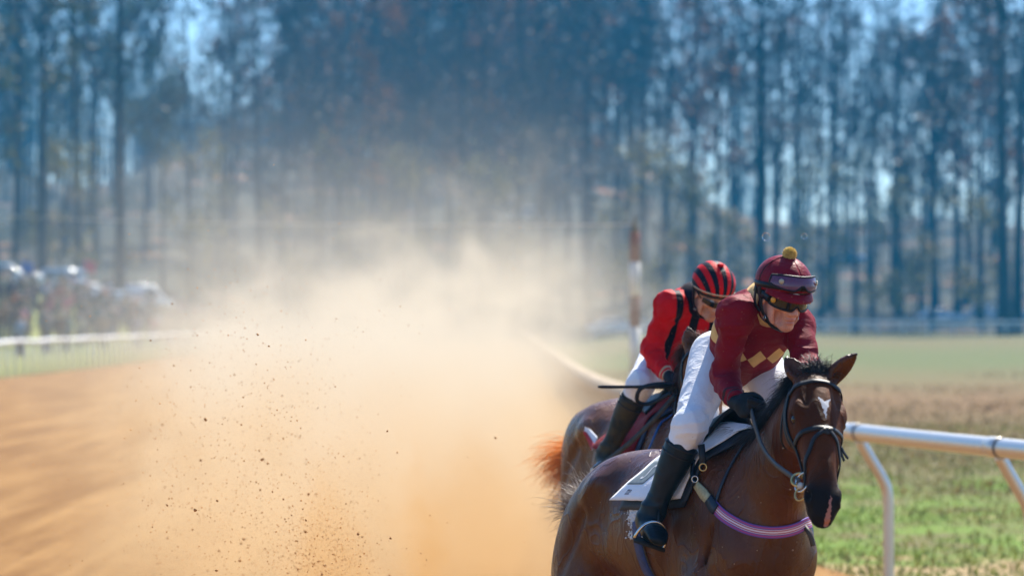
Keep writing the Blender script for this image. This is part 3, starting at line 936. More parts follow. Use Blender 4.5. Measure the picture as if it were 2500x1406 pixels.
# ------------------------------------------------------------------ spectators and their vehicles
def person_meshes(pose):
    f_all = {}
    sk = dict(head=(.0, 0, 1.60), neck=(0, 0, 1.45), chest=(0, 0, 1.28), pel=(0, 0, .95))
    arm = {'down': [((.2, 0, 1.38), (.26, .02, 1.10), (.24, -.08, .86)), ((-.2, 0, 1.38), (-.26, .02, 1.10), (-.24, -.08, .86))],
           'cup': [((.2, 0, 1.38), (.27, -.04, 1.12), (.14, -.26, 1.20)), ((-.2, 0, 1.38), (-.26, .02, 1.10), (-.24, -.08, .86))],
           'phone': [((.2, 0, 1.38), (.25, -.18, 1.26), (.10, -.30, 1.52)), ((-.2, 0, 1.38), (-.25, -.18, 1.26), (-.08, -.30, 1.50))],
           'folded': [((.2, 0, 1.38), (.27, -.02, 1.12), (-.08, -.20, 1.16)), ((-.2, 0, 1.38), (-.27, -.02, 1.12), (.08, -.18, 1.12))],
           'cheer': [((.2, 0, 1.38), (.34, -.05, 1.52), (.28, -.08, 1.78)), ((-.2, 0, 1.38), (-.26, .02, 1.10), (-.24, -.08, .86))]}[pose]
    stance = [((.09, 0, .92), (.11, -.03, .50), (.12, .02, .08)), ((-.09, 0, .92), (-.10, -.01, .50), (-.12, .02, .08))]
    lo, hi = (-.5, -.5, -.03), (.5, .35, 1.95)
    h = .024
    f = Field(lo, hi, h)
    f.ell((0, 0, 1.60), (.078, .095, .115), k=.02); f.ell((0, -.085, 1.575), (.02, .03, .025), k=.02); f.limb([(0, .01, 1.40), (0, 0, 1.52)], [.06, .055])
    f.loft([(0, 0, .92, .15, .10, .10), (0, 0, 1.12, .14, .09, .09), (0, 0, 1.32, .18, .10, .11), (0, 0, 1.42, .12, .07, .07)], up=(0, 1, 0), k=.04)
    for a in arm:
        f.limb(a, [.05, .04, .032], k=.03); f.ell(np.array(a[2]) + unit(np.array(a[2]) - np.array(a[1])) * .06, .042, k=.02)
    for s in stance:
        f.limb(s, [.085, .06, .045], k=.04); f.loft([(s[2][0], .05, .045, .04, .04, .04), (s[2][0], -.14, .04, .045, .035, .035)], k=.02, sub=1)
    body = f.mesh()
    f = Field(lo, hi, h)
    f.loft([(0, 0, .86, .175, .125, .125), (0, 0, 1.12, .165, .115, .115), (0, 0, 1.32, .20, .12, .13), (0, 0, 1.43, .13, .08, .08)], up=(0, 1, 0), k=.04)
    for a in arm:
        a = [np.array(q) for q in a]
        f.limb([a[0], a[1], a[1] * .15 + a[2] * .85], [.068, .058, .048], k=.04)
    top = f.mesh()
    f = Field(lo, hi, h)
    f.ell((0, 0, .92), (.17, .125, .12), k=.03)
    for s in stance:
        f.limb([s[0], s[1], s[2]], [.10, .078, .068], k=.04)
    trs = f.mesh()
    f = Field(lo, hi, h)
    f.ell((0, .018, 1.645), (.092, .105, .092), k=.02); f.ell((0, .06, 1.58), (.085, .06, .10), k=.03)
    hair = f.mesh()
    return dict(body=body, top=top, trousers=trs, hair=hair)
def flat(name, col): return M(name, tuple(c_ * (.62 if name.startswith('crowd_t') else 1) for c_ in col), .8, .15, 4, .2, 12, .01)
cl_top = [('white', (.66, .65, .64)), ('pale blue', (.34, .46, .62)), ('navy', (.02, .03, .075)), ('black', (.016, .016, .018)), ('red', (.40, .02, .03)), ('pink', (.52, .10, .20)), ('tan', (.36, .22, .12)), ('teal', (.03, .14, .15)),
          ('grey', (.20, .20, .21)), ('orange', (.55, .14, .03)), ('brown', (.12, .06, .035)), ('lilac', (.36, .30, .50)), ('olive', (.14, .13, .05)), ('cream', (.60, .52, .38))]
cl_bot = [('dark', (.02, .02, .026)), ('blue', (.06, .09, .17)), ('khaki', (.26, .19, .11)), ('grey', (.15, .15, .16))]
hairs = [(.03, .018, .01), (.09, .05, .022), (.25, .15, .06), (.012, .01, .009), (.40, .38, .36)]
skins = [M('crowd_skin', (.46, .26, .18), .6, .1, 6, 0), M('crowd_skin_dark', (.20, .10, .065), .6, .1, 6, 0)]
poses = ['down', 'cup', 'phone', 'folded', 'cheer']
pose_say = dict(down='arms down', cup='hand at chest', phone='hands at face', folded='arms folded', cheer='one arm raised')
PM = {}
for ps in poses:
    mm = person_meshes(ps)
    for nm, (V, Q) in mm.items():
        me = mesh_from(nm, relax(V, Q, 2, .4), Q); me.materials.append(flat('crowd_cloth_base', (.3, .3, .3)))
        PM[ps, nm] = me
rc = random.Random(21)
spots = []
for i in range(4000):
    y_ = 110 + 165 * rc.random() ** 1.15
    x_ = float(fence_x(y_)) - 2.2 - 9.5 * rc.random()
    px = CX + F * x_ / y_
    if px < -60: continue
    if any((x_ - a) ** 2 + (y_ - b_) ** 2 < .55 ** 2 for a, b_ in spots): continue
    spots.append((x_, y_))
    if len(spots) >= 230: break
spots.sort(key=lambda q_: q_[0] / q_[1])
used = {}
for i, (x_, y_) in enumerate(spots):
    tn, tc = rc.choice(cl_top + [c_ for c_ in cl_top if c_[0] in ('navy', 'black', 'brown', 'grey', 'tan', 'teal')] * 2); bn, bc = rc.choice(cl_bot); ps = rc.choice(poses)
    r = thing('person', '', 'spectator', (x_, y_, float(hgt(x_, y_)) - .02))
    used[tn, bn, ps] = used.get((tn, bn, ps), 0) + 1
    nth = ['', ', second from left', ', third from left', ', fourth from left', ', fifth from left'][min(4, used[tn, bn, ps] - 1)]
    r['label'] = 'spectator in %s top, %s trousers, %s, behind the fence%s' % (tn, bn, pose_say[ps], nth)
    r['group'] = 'spectators behind the white fence'
    r.rotation_euler = (0, 0, rc.uniform(-.9, 1.0)); s_ = rc.uniform(.92, 1.07); r.scale = (s_ * rc.uniform(.92, 1.12), s_, s_)
    for nm, mt in (('body', rc.choice([skins[0]] * 4 + [skins[1]])), ('top', flat('crowd_top_' + tn, tc)), ('trousers', flat('crowd_trousers_' + bn, bc)), ('hair', flat('crowd_hair_%d' % rc.randrange(5), hairs[0]))):
        if nm == 'hair':
            k_ = rc.randrange(5); mt = flat('crowd_hair_c%d' % k_, hairs[k_])
        o = bpy.data.objects.new(nm, PM[ps, nm]); COL.objects.link(o); o.parent = r
        o.material_slots[0].link = 'OBJECT'; o.material_slots[0].material = mt

# vehicles
win = glass_mat('car_glass', (.02, .03, .04), .05, 1.0, .6)
tyre = M('tyre', (.02, .02, .02), .85, .1, 20, .2); rimm = M('wheel_rim', (.45, .45, .46), .3, .1, 20, 0, metal=.9)
def vehicle(label, cat, nm, loc, rz, col, kind, group=None):
    r = thing(nm, label, cat, (0, 0, 0), group)
    paint = M('paint_' + nm + str(round(col[0] * 100)), col, .25, .04, 2, 0, spec=.5, coat=.6)
    Lh, Wd = 2.3, .90
    prof = {'suv': [(-2.3, .45), (-2.3, .95), (-2.15, 1.10), (-1.95, 1.72), (-1.3, 1.80), (.25, 1.76), (.95, 1.15), (2.05, 1.02), (2.3, .85), (2.3, .45)],
            'car': [(-2.25, .40), (-2.25, .88), (-1.5, .98), (-.95, 1.38), (.15, 1.42), (.95, .98), (2.05, .86), (2.25, .68), (2.25, .40)],
            'pickup': [(-2.6, .5), (-2.6, 1.1), (-.9, 1.1), (-.8, 1.78), (.45, 1.76), (1.0, 1.18), (2.3, 1.08), (2.5, .9), (2.5, .5)],
            'van': [(-2.4, .4), (-2.4, 2.1), (-2.2, 2.25), (1.1, 2.25), (1.75, 1.35), (2.4, 1.15), (2.45, .4)]}[kind]
    pr_ = np.array(prof)
    # rounded shell: five slices across the width, the greenhouse leaning in
    ws = [-1, -.93, 0, .93, 1]
    Vb = []
    for w_ in ws:
        for (x, z) in pr_:
            tum = 1 - .16 * max(0, (z - 1.0)) / .8
            ins_ = .05 if abs(w_) == 1 else 0
            cx_ = 1 - ins_ * .6
            Vb.append((x * cx_, w_ * Wd * tum, z - (ins_ * .6 if z > .6 else -ins_)))
    n = len(pr_)
    Fb = [(i * n + j, i * n + (j + 1) % n, (i + 1) * n + (j + 1) % n, (i + 1) * n + j) for i in range(4) for j in range(n)] + [tuple(range(n - 1, -1, -1)), tuple(4 * n + j for j in range(n))]
    MB().add(np.array(Vb), Fb).build('body', paint, r, smooth=False)
    top = pr_[:, 1].max()
    def side_win(x0, x1, x2, x3, z0, z1):
        for s in (-1, 1):
            y0, y1 = s * Wd * (1 - .16 * max(0, z0 - 1) / .8) * 1.012, s * Wd * (1 - .16 * max(0, z1 - 1) / .8) * 1.012
            q = np.array([(x0, y0, z0), (x1, y0, z0), (x2, y1, z1), (x3, y1, z1)])
            q2 = q - np.array([0, s * .03, 0])
            MB().add(np.concatenate([q, q2]), [(0, 1, 2, 3), (7, 6, 5, 4), (0, 4, 5, 1), (1, 5, 6, 2), (2, 6, 7, 3), (3, 7, 4, 0)]).build('window', win, r)
    if kind == 'suv': side_win(-1.9, -.85, -.95, -1.75, 1.14, 1.60); side_win(-.75, .72, .18, -.75, 1.14, 1.60)
    if kind == 'car': side_win(-1.2, -.35, -.40, -.88, 1.0, 1.30); side_win(-.27, .72, .18, -.27, 1.0, 1.30)
    if kind == 'pickup': side_win(-.70, .80, .38, -.66, 1.16, 1.60)
    if kind == 'van': side_win(.5, 1.55, 1.12, .5, 1.40, 1.95)
    fr = {'suv': ((.93, 1.19), (.30, 1.70)), 'car': ((.92, 1.01), (.20, 1.37)), 'pickup': ((.98, 1.22), (.48, 1.70)), 'van': ((1.72, 1.42), (1.16, 2.12))}[kind]
    rr_ = {'suv': ((-2.14, 1.18), (-1.99, 1.66)), 'car': ((-1.45, 1.02), (-.98, 1.34)), 'pickup': ((-.90, 1.2), (-.83, 1.68)), 'van': ((-2.42, 1.4), (-2.42, 2.0))}[kind]
    for nm2, ((xa, za), (xb, zb)), sg in (('windscreen', fr, 1), ('rear_window', rr_, -1)):
        q = []
        for (x, z) in ((xa, za), (xb, zb)):
            t_ = Wd * (1 - .16 * max(0, z - 1) / .8) * .86
            q += [(x, -t_, z), (x, t_, z)]
        q = np.array([q[0], q[1], q[3], q[2]]); nn = np.cross(q[1] - q[0], q[2] - q[0]); nn = unit(nn); nn = nn * np.sign(nn[0] * sg) if nn[0] else nn
        q = q + nn * .012
        MB().add(np.concatenate([q, q - nn * .03]), [(0, 1, 2, 3), (7, 6, 5, 4), (0, 4, 5, 1), (1, 5, 6, 2), (2, 6, 7, 3), (3, 7, 4, 0)]).build(nm2, win, r)
    fx_ = pr_[:, 0].max()
    for s in (-1, 1):
        MB().box((fx_ - .03, s * .66, .78), (.10, .34, .14)).build('headlight', M('lamp_glass', (.7, .7, .68), .15, .02, 5, 0), r)
        MB().box((pr_[:, 0].min() + .03, s * .72, .92), (.10, .18, .26)).build('tail_light', M('tail_lamp', (.35, .01, .01), .2, .02, 5, 0), r)
        for x in (-1.4, 1.42):
            a = np.linspace(0, 6.2832, 25)[:-1]
            mb = MB(); mb.tube([(x, s * .70, .36), (x, s * .72, .36), (x, s * .90, .36), (x, s * .92, .36)], [.31, .355, .355, .31], 24)
            w_ = mb.build('wheel', tyre, r, smooth=False)
            MB().tube([(x, s * .90, .36), (x, s * .925, .36)], [.23, .21], 20).build('rim', rimm, w_)
    r.location = loc; r.rotation_euler = (0, 0, rz)
    return r
def vloc(px, y_): x_ = (px - CX) * y_ / F; return (x_, y_, float(hgt(x_, y_)) + .02)
vehicle('pale silver pickup at the left edge behind the crowd', 'pickup', 'parked_pickup', vloc(8, 196), .3, (.55, .58, .60), 'pickup')
vehicle('pale blue-grey sport utility car with dark windows parked behind the crowd', 'car', 'parked_car', vloc(128, 206), 2.6, (.42, .52, .60), 'suv')
vehicle('white sedan half hidden behind the crowd', 'car', 'parked_car', vloc(215, 214), .5, (.70, .71, .72), 'car')
vehicle('tan orange sedan right of the white sedan behind the crowd', 'car', 'parked_car', vloc(262, 212), 2.9, (.42, .24, .07), 'car')
vehicle('white van with sunlit roof standing at the crowd\'s right end', 'van', 'parked_van', vloc(338, 228), .2, (.78, .79, .78), 'van')
vehicle('white sedan nearest the right edge below the trees', 'car', 'parked_car', vloc(2292, 292), .15, (.70, .72, .74), 'car')
vehicle('pale grey pickup parked at the far right below the trees', 'pickup', 'parked_pickup', vloc(2392, 293), 3.0, (.50, .55, .60), 'pickup')
vehicle('pale grey sport utility car at the right edge below the trees', 'car', 'parked_car', vloc(2475, 294), .1, (.45, .52, .58), 'suv')
vehicle('small white car high on the wooded slope above the helmets', 'car', 'parked_car', vloc(2072, 392), .1, (.75, .76, .76), 'suv')
vehicle('white car on the wooded slope left of the marker pole', 'car', 'parked_car', vloc(1290, 384), 3.0, (.70, .70, .70), 'suv')
vehicle('white sedan on the meadow edge just left of the marker pole', 'car', 'parked_car', vloc(1500, 250), .1, (.75, .75, .74), 'car')

# flags on poles over the crowd
for (px, y0, Y, col, nm, lab) in ((205, 645, 200, (.50, .06, .10), 'red', 'small red flag on a pole above the crowd'), (52, 650, 190, (.05, .12, .42), 'blue', 'small blue flag on a pole at the crowd\'s left end')):
    x_ = (px - CX) * Y / F; g = float(hgt(x_, Y)); zt = CH - (y0 - HY) * Y / F + .4
    r = thing('flag', lab, 'flag', (x_, Y, g))
    MB().tube([(x_, Y, g - .1), (x_, Y, zt)], .025, 8).build('pole', steel if 'steel' in globals() else white_plastic, r, smooth=True)
    G = np.array([[(x_ + .03 + .75 * u - .12 * u * v, Y + .10 * math.sin(u * 6 + v), zt - .05 - .75 * v - .25 * u) for v in np.linspace(0, 1, 6)] for u in np.linspace(0, 1, 12)])
    MB().sheet(G, .01).build('cloth', flat('flag_' + nm, col), r, smooth=True)
# ------------------------------------------------------------------ horses
def horse_coat(name, base, dark, lite, muzzle, star=None, blaze=False):
    m, b, pb = new_mat(name)
    l = b.l
    co = b.coord('Object')
    n1 = b.noise(co, 3.0, 4)
    n2 = b.noise(b.mapping(co, (30, 30, 8)), 6.0, 4, .6)
    c = b.mix(b.ramp(n1, .3, .7), base, lite)
    c = b.mix(b.math('MULTIPLY', b.ramp(n2, .35, .75), .35), c, dark)
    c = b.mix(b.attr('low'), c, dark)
    hs, hl, hn = b.attr('hs'), b.attr('hl'), b.attr('hn')
    wob = b.math('MULTIPLY', b.math('SUBTRACT', b.noise(co, 60, 3), .5), .022)
    c = b.mix(b.ramp(hs, .40, .54), c, muzzle)
    ahl = b.math('ABSOLUTE', b.math('ADD', hl, wob))
    if star:
        s0, s1 = star                              # a star that narrows to a point
        t = b.math('DIVIDE', b.math('SUBTRACT', hs, s0), s1 - s0)
        prof = b.math('MULTIPLY', b.math('POWER', b.math('SUBTRACT', 1.0, t, clamp=True), 1.3), .023)
        notch = b.math('MULTIPLY', b.math('SUBTRACT', .022, ahl, clamp=True), .9)
        top = b.math('GREATER_THAN', hs, b.math('ADD', notch, s0))
        f = b.math('MULTIPLY', b.math('LESS_THAN', ahl, b.math('ADD', prof, .0)), top)
        f = b.math('MULTIPLY', f, b.math('LESS_THAN', t, 1.0))
        f = b.math('MULTIPLY', f, b.math('GREATER_THAN', hn, .0))
        f = b.math('MULTIPLY', f, b.math('ADD', .6, b.math('MULTIPLY', b.noise(co, 90, 2), .6), clamp=True))
        c = b.mix(f, c, (.62, .62, .62))
        # pink snip on the lip
        sn = b.math('LESS_THAN', b.math('ABSOLUTE', b.math('SUBTRACT', b.math('ADD', hl, wob), .012)), b.math('MULTIPLY', b.math('SUBTRACT', hs, .525), .12))
        sn = b.math('MULTIPLY', sn, b.math('GREATER_THAN', hs, .535))
        sn = b.math('MULTIPLY', sn, b.math('GREATER_THAN', hn, -.025))
        sn = b.math('MULTIPLY', sn, .8)
        c = b.mix(sn, c, (.50, .22, .17))
    if blaze:
        f = b.math('LESS_THAN', ahl, .030)
        f = b.math('MULTIPLY', f, b.math('GREATER_THAN', hs, .06))
        f = b.math('MULTIPLY', f, b.math('GREATER_THAN', hn, .0))
        c = b.mix(f, c, (.70, .68, .66))
        sn = b.math('MULTIPLY', b.math('LESS_THAN', ahl, .035), b.math('GREATER_THAN', hs, .53))
        c = b.mix(sn, c, (.55, .28, .24))
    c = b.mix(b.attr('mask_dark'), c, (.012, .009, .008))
    l.new(c, pb.inputs['Base Color'])
    rg = b.math('ADD', .21, b.math('MULTIPLY', b.ramp(b.noise(co, 7, 4), .3, .7), .22))
    rg = b.math('ADD', rg, b.math('MULTIPLY', b.ramp(hs, -.02, .06), .28))
    l.new(rg, pb.inputs['Roughness'])
    l.new(b.math('SUBTRACT', .22, b.math('MULTIPLY', b.ramp(hs, -.02, .06), .15)), pb.inputs['Specular IOR Level'])
    l.new(b.math('MULTIPLY', b.math('SUBTRACT', 1.0, b.ramp(hs, -.02, .06)), .11), pb.inputs['Coat Weight'])
    pb.inputs['Coat Roughness'].default_value = .20
    pb.inputs['Sheen Weight'].default_value = .04
    pb.inputs['Sheen Roughness'].default_value = .25
    pb.inputs['Sheen Tint'].default_value = (1, .72, .5, 1)
    vein = b.math('POWER', b.math('SUBTRACT', 1.0, b.math('ABSOLUTE', b.math('SUBTRACT', b.math('MULTIPLY', b.noise(b.mapping(co, (1, 1, .7)), 5.5, 2, .5, 1.2), 2.0), 1.0))), 14.0)
    hb = b.math('ADD', b.math('ADD', b.math('MULTIPLY', vein, .5), b.math('MULTIPLY', b.noise(b.mapping(co, (60, 60, 18)), 9, 4, .65), .22)), b.math('ADD', b.math('MULTIPLY', b.noise(b.mapping(co, (1, 1, .45)), 14, 3, .5, .8), .9), b.noise(co, 5, 2)))
    nb_ = b.bump(hb, .55, .014)
    l.new(nb_, pb.inputs['Normal']); l.new(nb_, pb.inputs['Coat Normal'])
    return m

def make_horse(name, label, yaw, withers, head, coat, hair_mat, mane_r, legs, h=.009, seed=1, grow=0.0, ears=None, tuck=.09, tuck2=.55):
    """yaw: turn from facing the camera; withers: world point; head: poll, nose (world), face yaw"""
    s_, c_ = math.sin(yaw), math.cos(yaw)
    Mx = np.array([[s_, c_, 0], [-c_, s_, 0], [0, 0, 1.0]])        # columns: forward, left, up
    wz = withers[2]
    O = np.array([withers[0], withers[1], 0.0]) - Mx @ np.array([.18, 0, 0])
    dz = wz - 1.58
    def W(q):
        q = np.array(q, float)
        dd = np.clip(.08 - q[..., 0], 0, None)
        sag = dd * tuck + tuck2 * np.clip(dd - .45, 0, None) ** 2    # hindquarters tucked down in the stride
        q[..., 2] = q[..., 2] + dz - sag * np.clip(q[..., 2] / .7, 0, 1)
        return q @ Mx.T + O
    L = lambda p: (np.asarray(p, float) - O) @ Mx - np.array([0, 0, dz])
    poll, nose = L(head['poll']), L(head['nose'])
    hx = unit(nose - poll)
    fy = head['yaw']
    fn = np.array([math.sin(fy), -math.cos(fy), 0]) @ Mx           # where the face looks, level
    lat = unit(np.cross(np.array([0, 0, 1.0]), fn))                # the horse's left
    lat = unit(lat - hx * (lat @ hx)); fn = unit(np.cross(lat, hx)) if np.cross(lat, hx) @ fn > 0 else unit(np.cross(hx, lat))
    hd = np.linalg.norm(nose - poll)
    S = hd / .60
    lo = np.minimum.reduce([np.array([-1.95, -.45, -.06]), poll - .3, nose - .2])
    hi = np.maximum.reduce([np.array([.95, .45, 1.75]), poll + .3, nose + .2])
    f = Field(lo, hi, h)
    # trunk
    f.loft([(.56, 0, 1.13, .10, .14, .17), (.46, 0, 1.14, .135, .22, .25), (.32, 0, 1.17, .16, .29, .31), (.14, 0, 1.18, .215, .33, .34),
            (-.12, 0, 1.175, .285, .30, .33), (-.40, 0, 1.20, .285, .275, .265), (-.66, 0, 1.235, .255, .275, .19), (-.88, 0, 1.22, .225, .27, .20),
            (-1.04, 0, 1.21, .15, .19, .17)], k=.04, sub=3)
    f.loft([(.42, 0, 1.46, .05, .08, .15), (.18, 0, 1.50, .06, .08, .15), (-.05, 0, 1.45, .09, .055, .1), (-.35, 0, 1.40, .12, .06, .1)], k=.10)   # withers, spine
    f.loft([(-.45, 0, 1.42, .11, .08, .1), (-.70, 0, 1.46, .115, .085, .1), (-.95, 0, 1.38, .09, .085, .1), (-1.09, 0, 1.30, .05, .06, .08)], k=.10)  # croup
    for sg in (-1, 1):
        f.ell((-.70, sg * .145, 1.36), (.27, .125, .15), k=.09)                  # gluteal
        f.ell((-.56, sg * .235, 1.37), (.07, .045, .05), k=.07)                  # point of hip
        f.ell((-.88, sg * .165, 1.15), (.21, .12, .30), k=.09)                   # thigh
        f.ell((-1.00, sg * .115, 1.14), (.10, .085, .22), k=.07)                 # hamstring
        f.ell((.33, sg * .125, 1.20), (.15, .075, .30), R=[[.9, 0, .44], [0, 1, 0], [-.44, 0, .9]], k=.07)   # shoulder blade
        f.ell((.24, sg * .15, 1.02), (.19, .075, .13), k=.07)                   # triceps
        f.ell((.50, sg * .085, 1.08), (.10, .085, .16), k=.06)                    # breast
        f.ell((.47, sg * .125, 1.10), (.085, .05, .09), k=.06)                   # point of shoulder
    for sg in (-1, 1):                                                            # hollows between the muscles
        f.ell((-.50, sg * .30, 1.24), (.10, .05, .12), k=.07, op='s')
        f.limb([(-.66, sg * .275, 1.30), (-.80, sg * .30, 1.15), (-.88, sg * .285, .98)], [.018, .020, .016], k=.05, op='s')
        f.limb([(-.92, sg * .235, 1.30), (-1.00, sg * .235, 1.12), (-1.02, sg * .22, .95)], [.012, .014, .012], k=.04, op='s')
        f.limb([(.16, sg * .215, 1.42), (.10, sg * .245, 1.22), (.06, sg * .25, 1.02)], [.014, .016, .014], k=.05, op='s')
        f.limb([(.44, sg * .13, 1.36), (.40, sg * .175, 1.20), (.36, sg * .185, 1.06)], [.012, .013, .012], k=.045, op='s')
    # legs
    for nm, sg, pts in legs:
        p = [np.array([q[0], sg * q[1], q[2]]) for q in pts]
        if nm == 'hind':                                                        # hip, stifle, hock, fetlock, hoof
            f.loft([(*p[0], .10, .17, .17), (*((p[0] + p[1]) / 2), .115, .19, .18), (*p[1], .095, .135, .14)], up=(1, 0, .3), k=.07)
            f.loft([(*p[1], .085, .12, .13), (*(p[1] * .65 + p[2] * .35), .078, .10, .105), (*(p[1] * .3 + p[2] * .7), .048, .062, .06), (*p[2], .042, .06, .058)], up=(1, 0, .4), k=.05)
            f.limb([p[2], p[2] * .5 + p[3] * .5, p[3]], [.040, .030, .038], k=.03)
            f.limb([p[3], p[4]], [.036, .034], k=.02)
            f.loft([(*p[4], .045, .045, .045), (*(p[4] + unit(p[4] - p[3]) * .07), .058, .062, .058)], up=(1, 0, .1), k=.01, sub=1)
        else:                                                                   # elbow, knee, fetlock, hoof
            f.loft([(*p[0], .085, .13, .12), (*(p[0] * .55 + p[1] * .45), .068, .085, .085), (*p[1], .048, .052, .05)], up=(1, 0, .3), k=.06)
            f.ell(p[1], (.052, .05, .058), k=.03)
            f.limb([p[1], p[1] * .5 + p[2] * .5, p[2]], [.042, .029, .036], k=.03)
            f.limb([p[2], p[3]], [.035, .034], k=.02)
            f.loft([(*p[3], .045, .045, .045), (*(p[3] + unit(p[3] - p[2]) * .07), .058, .062, .058)], up=(1, 0, .1), k=.01, sub=1)
    # neck
    nb0, nb1 = np.array([.30, 0, 1.22]), np.array([.48, 0, 1.33])
    back = poll - fn * .055 * S + hx * .05
    mid = nb1 * .5 + back * .5 + np.array([.0, 0, .012])
    n_up = unit(np.array([-.55, 0, .83]))
    f.loft([(*nb0, .16, .20, .20), (*nb1, .135, .20, .215), (*(nb1 * .72 + mid * .28), .112, .18, .195), (*mid, .088, .15, .165), (*(mid * .42 + back * .58), .078, .12, .135), (*back, .07, .085, .12)], up=n_up, k=.08, sub=4)
    # head
    Hd = lambda s, l, n: poll + hx * s * S + lat * l * S + fn * n * S
    R3 = [hx, lat, fn]
    f.loft([(*Hd(.00, 0, -.01), .060 * S, .045 * S, .085 * S), (*Hd(.07, 0, 0), .088 * S, .060 * S, .13 * S), (*Hd(.14, 0, 0), .094 * S, .070 * S, .165 * S), (*Hd(.22, 0, 0), .086 * S, .070 * S, .165 * S),
            (*Hd(.31, 0, 0), .066 * S, .062 * S, .125 * S), (*Hd(.40, 0, 0), .054 * S, .056 * S, .088 * S), (*Hd(.48, 0, 0), .053 * S, .052 * S, .070 * S),
            (*Hd(.545, 0, -.005), .055 * S, .046 * S, .062 * S), (*Hd(.585, 0, -.015), .042 * S, .030 * S, .045 * S)], up=fn, k=.03, sub=3)
    for sg in (-1, 1):
        f.ell(Hd(.165, sg * .078, .012), np.array([.045, .026, .034]) * S, R3, k=.025)           # brow over the eye
        f.ell(Hd(.155, sg * .068, -.085), np.array([.095, .032, .085]) * S, R3, k=.035)          # cheek
        f.ell(Hd(.30, sg * .050, .012), np.array([.10, .014, .02]) * S, R3, k=.02)               # facial crest
        f.ell(Hd(.195, sg * .100, -.002), np.array([.020, .016, .016]) * S, R3, k=.012, op='s')  # eye socket
        f.ell(Hd(.522, sg * .046, .008), np.array([.042, .024, .032]) * S, R3, k=.015)           # nostril rim
        f.ell(Hd(.530, sg * .066, .020), np.array([.024, .018, .017]) * S, R3, k=.006, op='s')   # nostril
        f.ell(Hd(.545, sg * .020, -.030), np.array([.040, .024, .03]) * S, R3, k=.015)           # upper lip
        f.ell(Hd(.10, sg * .062, .052), np.array([.06, .02, .012]) * S, R3, k=.02, op='s')       # temple hollow
    f.ell(Hd(.535, 0, -.072), np.array([.035, .032, .024]) * S, R3, k=.02)                        # chin
    f.ell(Hd(.30, 0, .058), np.array([.16, .034, .014]) * S, R3, k=.03)                           # nose bone
    for sg in (-1, 1):
        a0 = Hd(-.005, sg * .050, -.010)
        if ears: tip = L(ears[0 if sg < 0 else 1])
        else: tip = Hd(-.15, sg * .085, -.02)
        ax = tip - a0; el = np.linalg.norm(ax); ax /= el
        ef = unit(fn * .8 + lat * sg * .5); ef = unit(ef - ax * (ef @ ax))
        st = lambda t, wdt, dp, off: (*(a0 + ax * el * t + ef * off), wdt, dp, dp)
        f.loft([st(-.08, .032, .028, 0), st(.18, .037, .027, 0), st(.45, .037, .022, 0), st(.72, .025, .014, .002), (st(.92, .009, .006, .004)), st(1.0, .003, .003, .005)], up=ef, k=.012, sub=3)
        f.loft([st(.16, .018, .014, .020), st(.45, .024, .015, .020), st(.72, .013, .009, .015), st(.88, .003, .003, .012)], up=ef, k=.005, sub=3, op='s')
    if grow: f.d -= grow
    V, Q = f.mesh()
    V = relax(V, Q, 4, .5)
    N = vnormals(V, Q)
    # muscle and vein relief
    nz = vnoise(V * np.array([5, 9, 6.0])) * .0065 + vnoise(V * np.array([14, 14, 11.0]) + 7) * .0016
    headish = np.clip(1 - np.linalg.norm(V - (poll + nose) / 2, axis=1) / .45, 0, 1)
    V = V + N * (nz * (1 - .7 * headish))[:, None]
    q = V - poll
    hs, hl, hn = q @ hx / S, q @ lat / S, q @ fn / S
    near = (np.linalg.norm(V - (poll + nose) / 2, axis=1) < .42 * S) & (hs > -.02)
    hs = np.where(near, hs, -1)
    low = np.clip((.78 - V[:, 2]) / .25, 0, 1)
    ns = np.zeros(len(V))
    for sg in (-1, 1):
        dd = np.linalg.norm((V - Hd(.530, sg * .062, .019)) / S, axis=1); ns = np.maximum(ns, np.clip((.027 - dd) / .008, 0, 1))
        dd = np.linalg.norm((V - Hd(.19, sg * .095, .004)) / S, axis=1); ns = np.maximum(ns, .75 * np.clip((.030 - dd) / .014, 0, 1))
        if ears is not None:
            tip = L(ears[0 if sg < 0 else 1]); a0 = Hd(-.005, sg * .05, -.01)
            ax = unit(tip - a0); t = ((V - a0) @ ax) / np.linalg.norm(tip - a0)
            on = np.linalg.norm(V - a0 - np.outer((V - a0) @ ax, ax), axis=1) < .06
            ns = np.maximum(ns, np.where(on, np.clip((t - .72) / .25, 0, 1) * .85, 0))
    root = thing(name, label, 'horse', W(np.array([-.3, 0, 0])) * [1, 1, 0])
    VW = W(V)
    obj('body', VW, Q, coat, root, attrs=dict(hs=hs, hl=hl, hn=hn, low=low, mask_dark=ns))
    surf = Surf(VW, Q)
    # eyes
    eye = M('horse_eye', (.012, .008, .006), .04, 0, 1, 0, spec=.6)
    for sg in (-1, 1):
        bm = bmesh.new(); bmesh.ops.create_uvsphere(bm, u_segments=16, v_segments=10, radius=.0185 * S)
        me = np.array([v.co for v in bm.verts]) + W(Hd(.195, sg * .084, .001)); fc = [[v.index for v in q_.verts] for q_ in bm.faces]; bm.free()
        obj('eye', me, fc, eye, root)
    # mane
    rg = np.random.default_rng(seed)
    nM = 2000
    t = rg.random(nM) ** .9
    nmid = nb1 * .5 + poll * .5
    cpts = crom([np.array([.20, 0, 1.60]), np.array([.48, 0, 1.60]) * .6 + nmid * .4 + [0, 0, .06], nmid + n_up * .16, back + n_up * .10, Hd(-.005, 0, -.08)], 12)
    ci = t * (len(cpts) - 1); i0 = ci.astype(int).clip(0, len(cpts) - 2)
    roots = cpts[i0] + (cpts[i0 + 1] - cpts[i0]) * (ci - i0)[:, None]
    roots = roots + rg.normal(size=(nM, 3)) * np.array([.004, .010, .004])
    RW = W(roots)
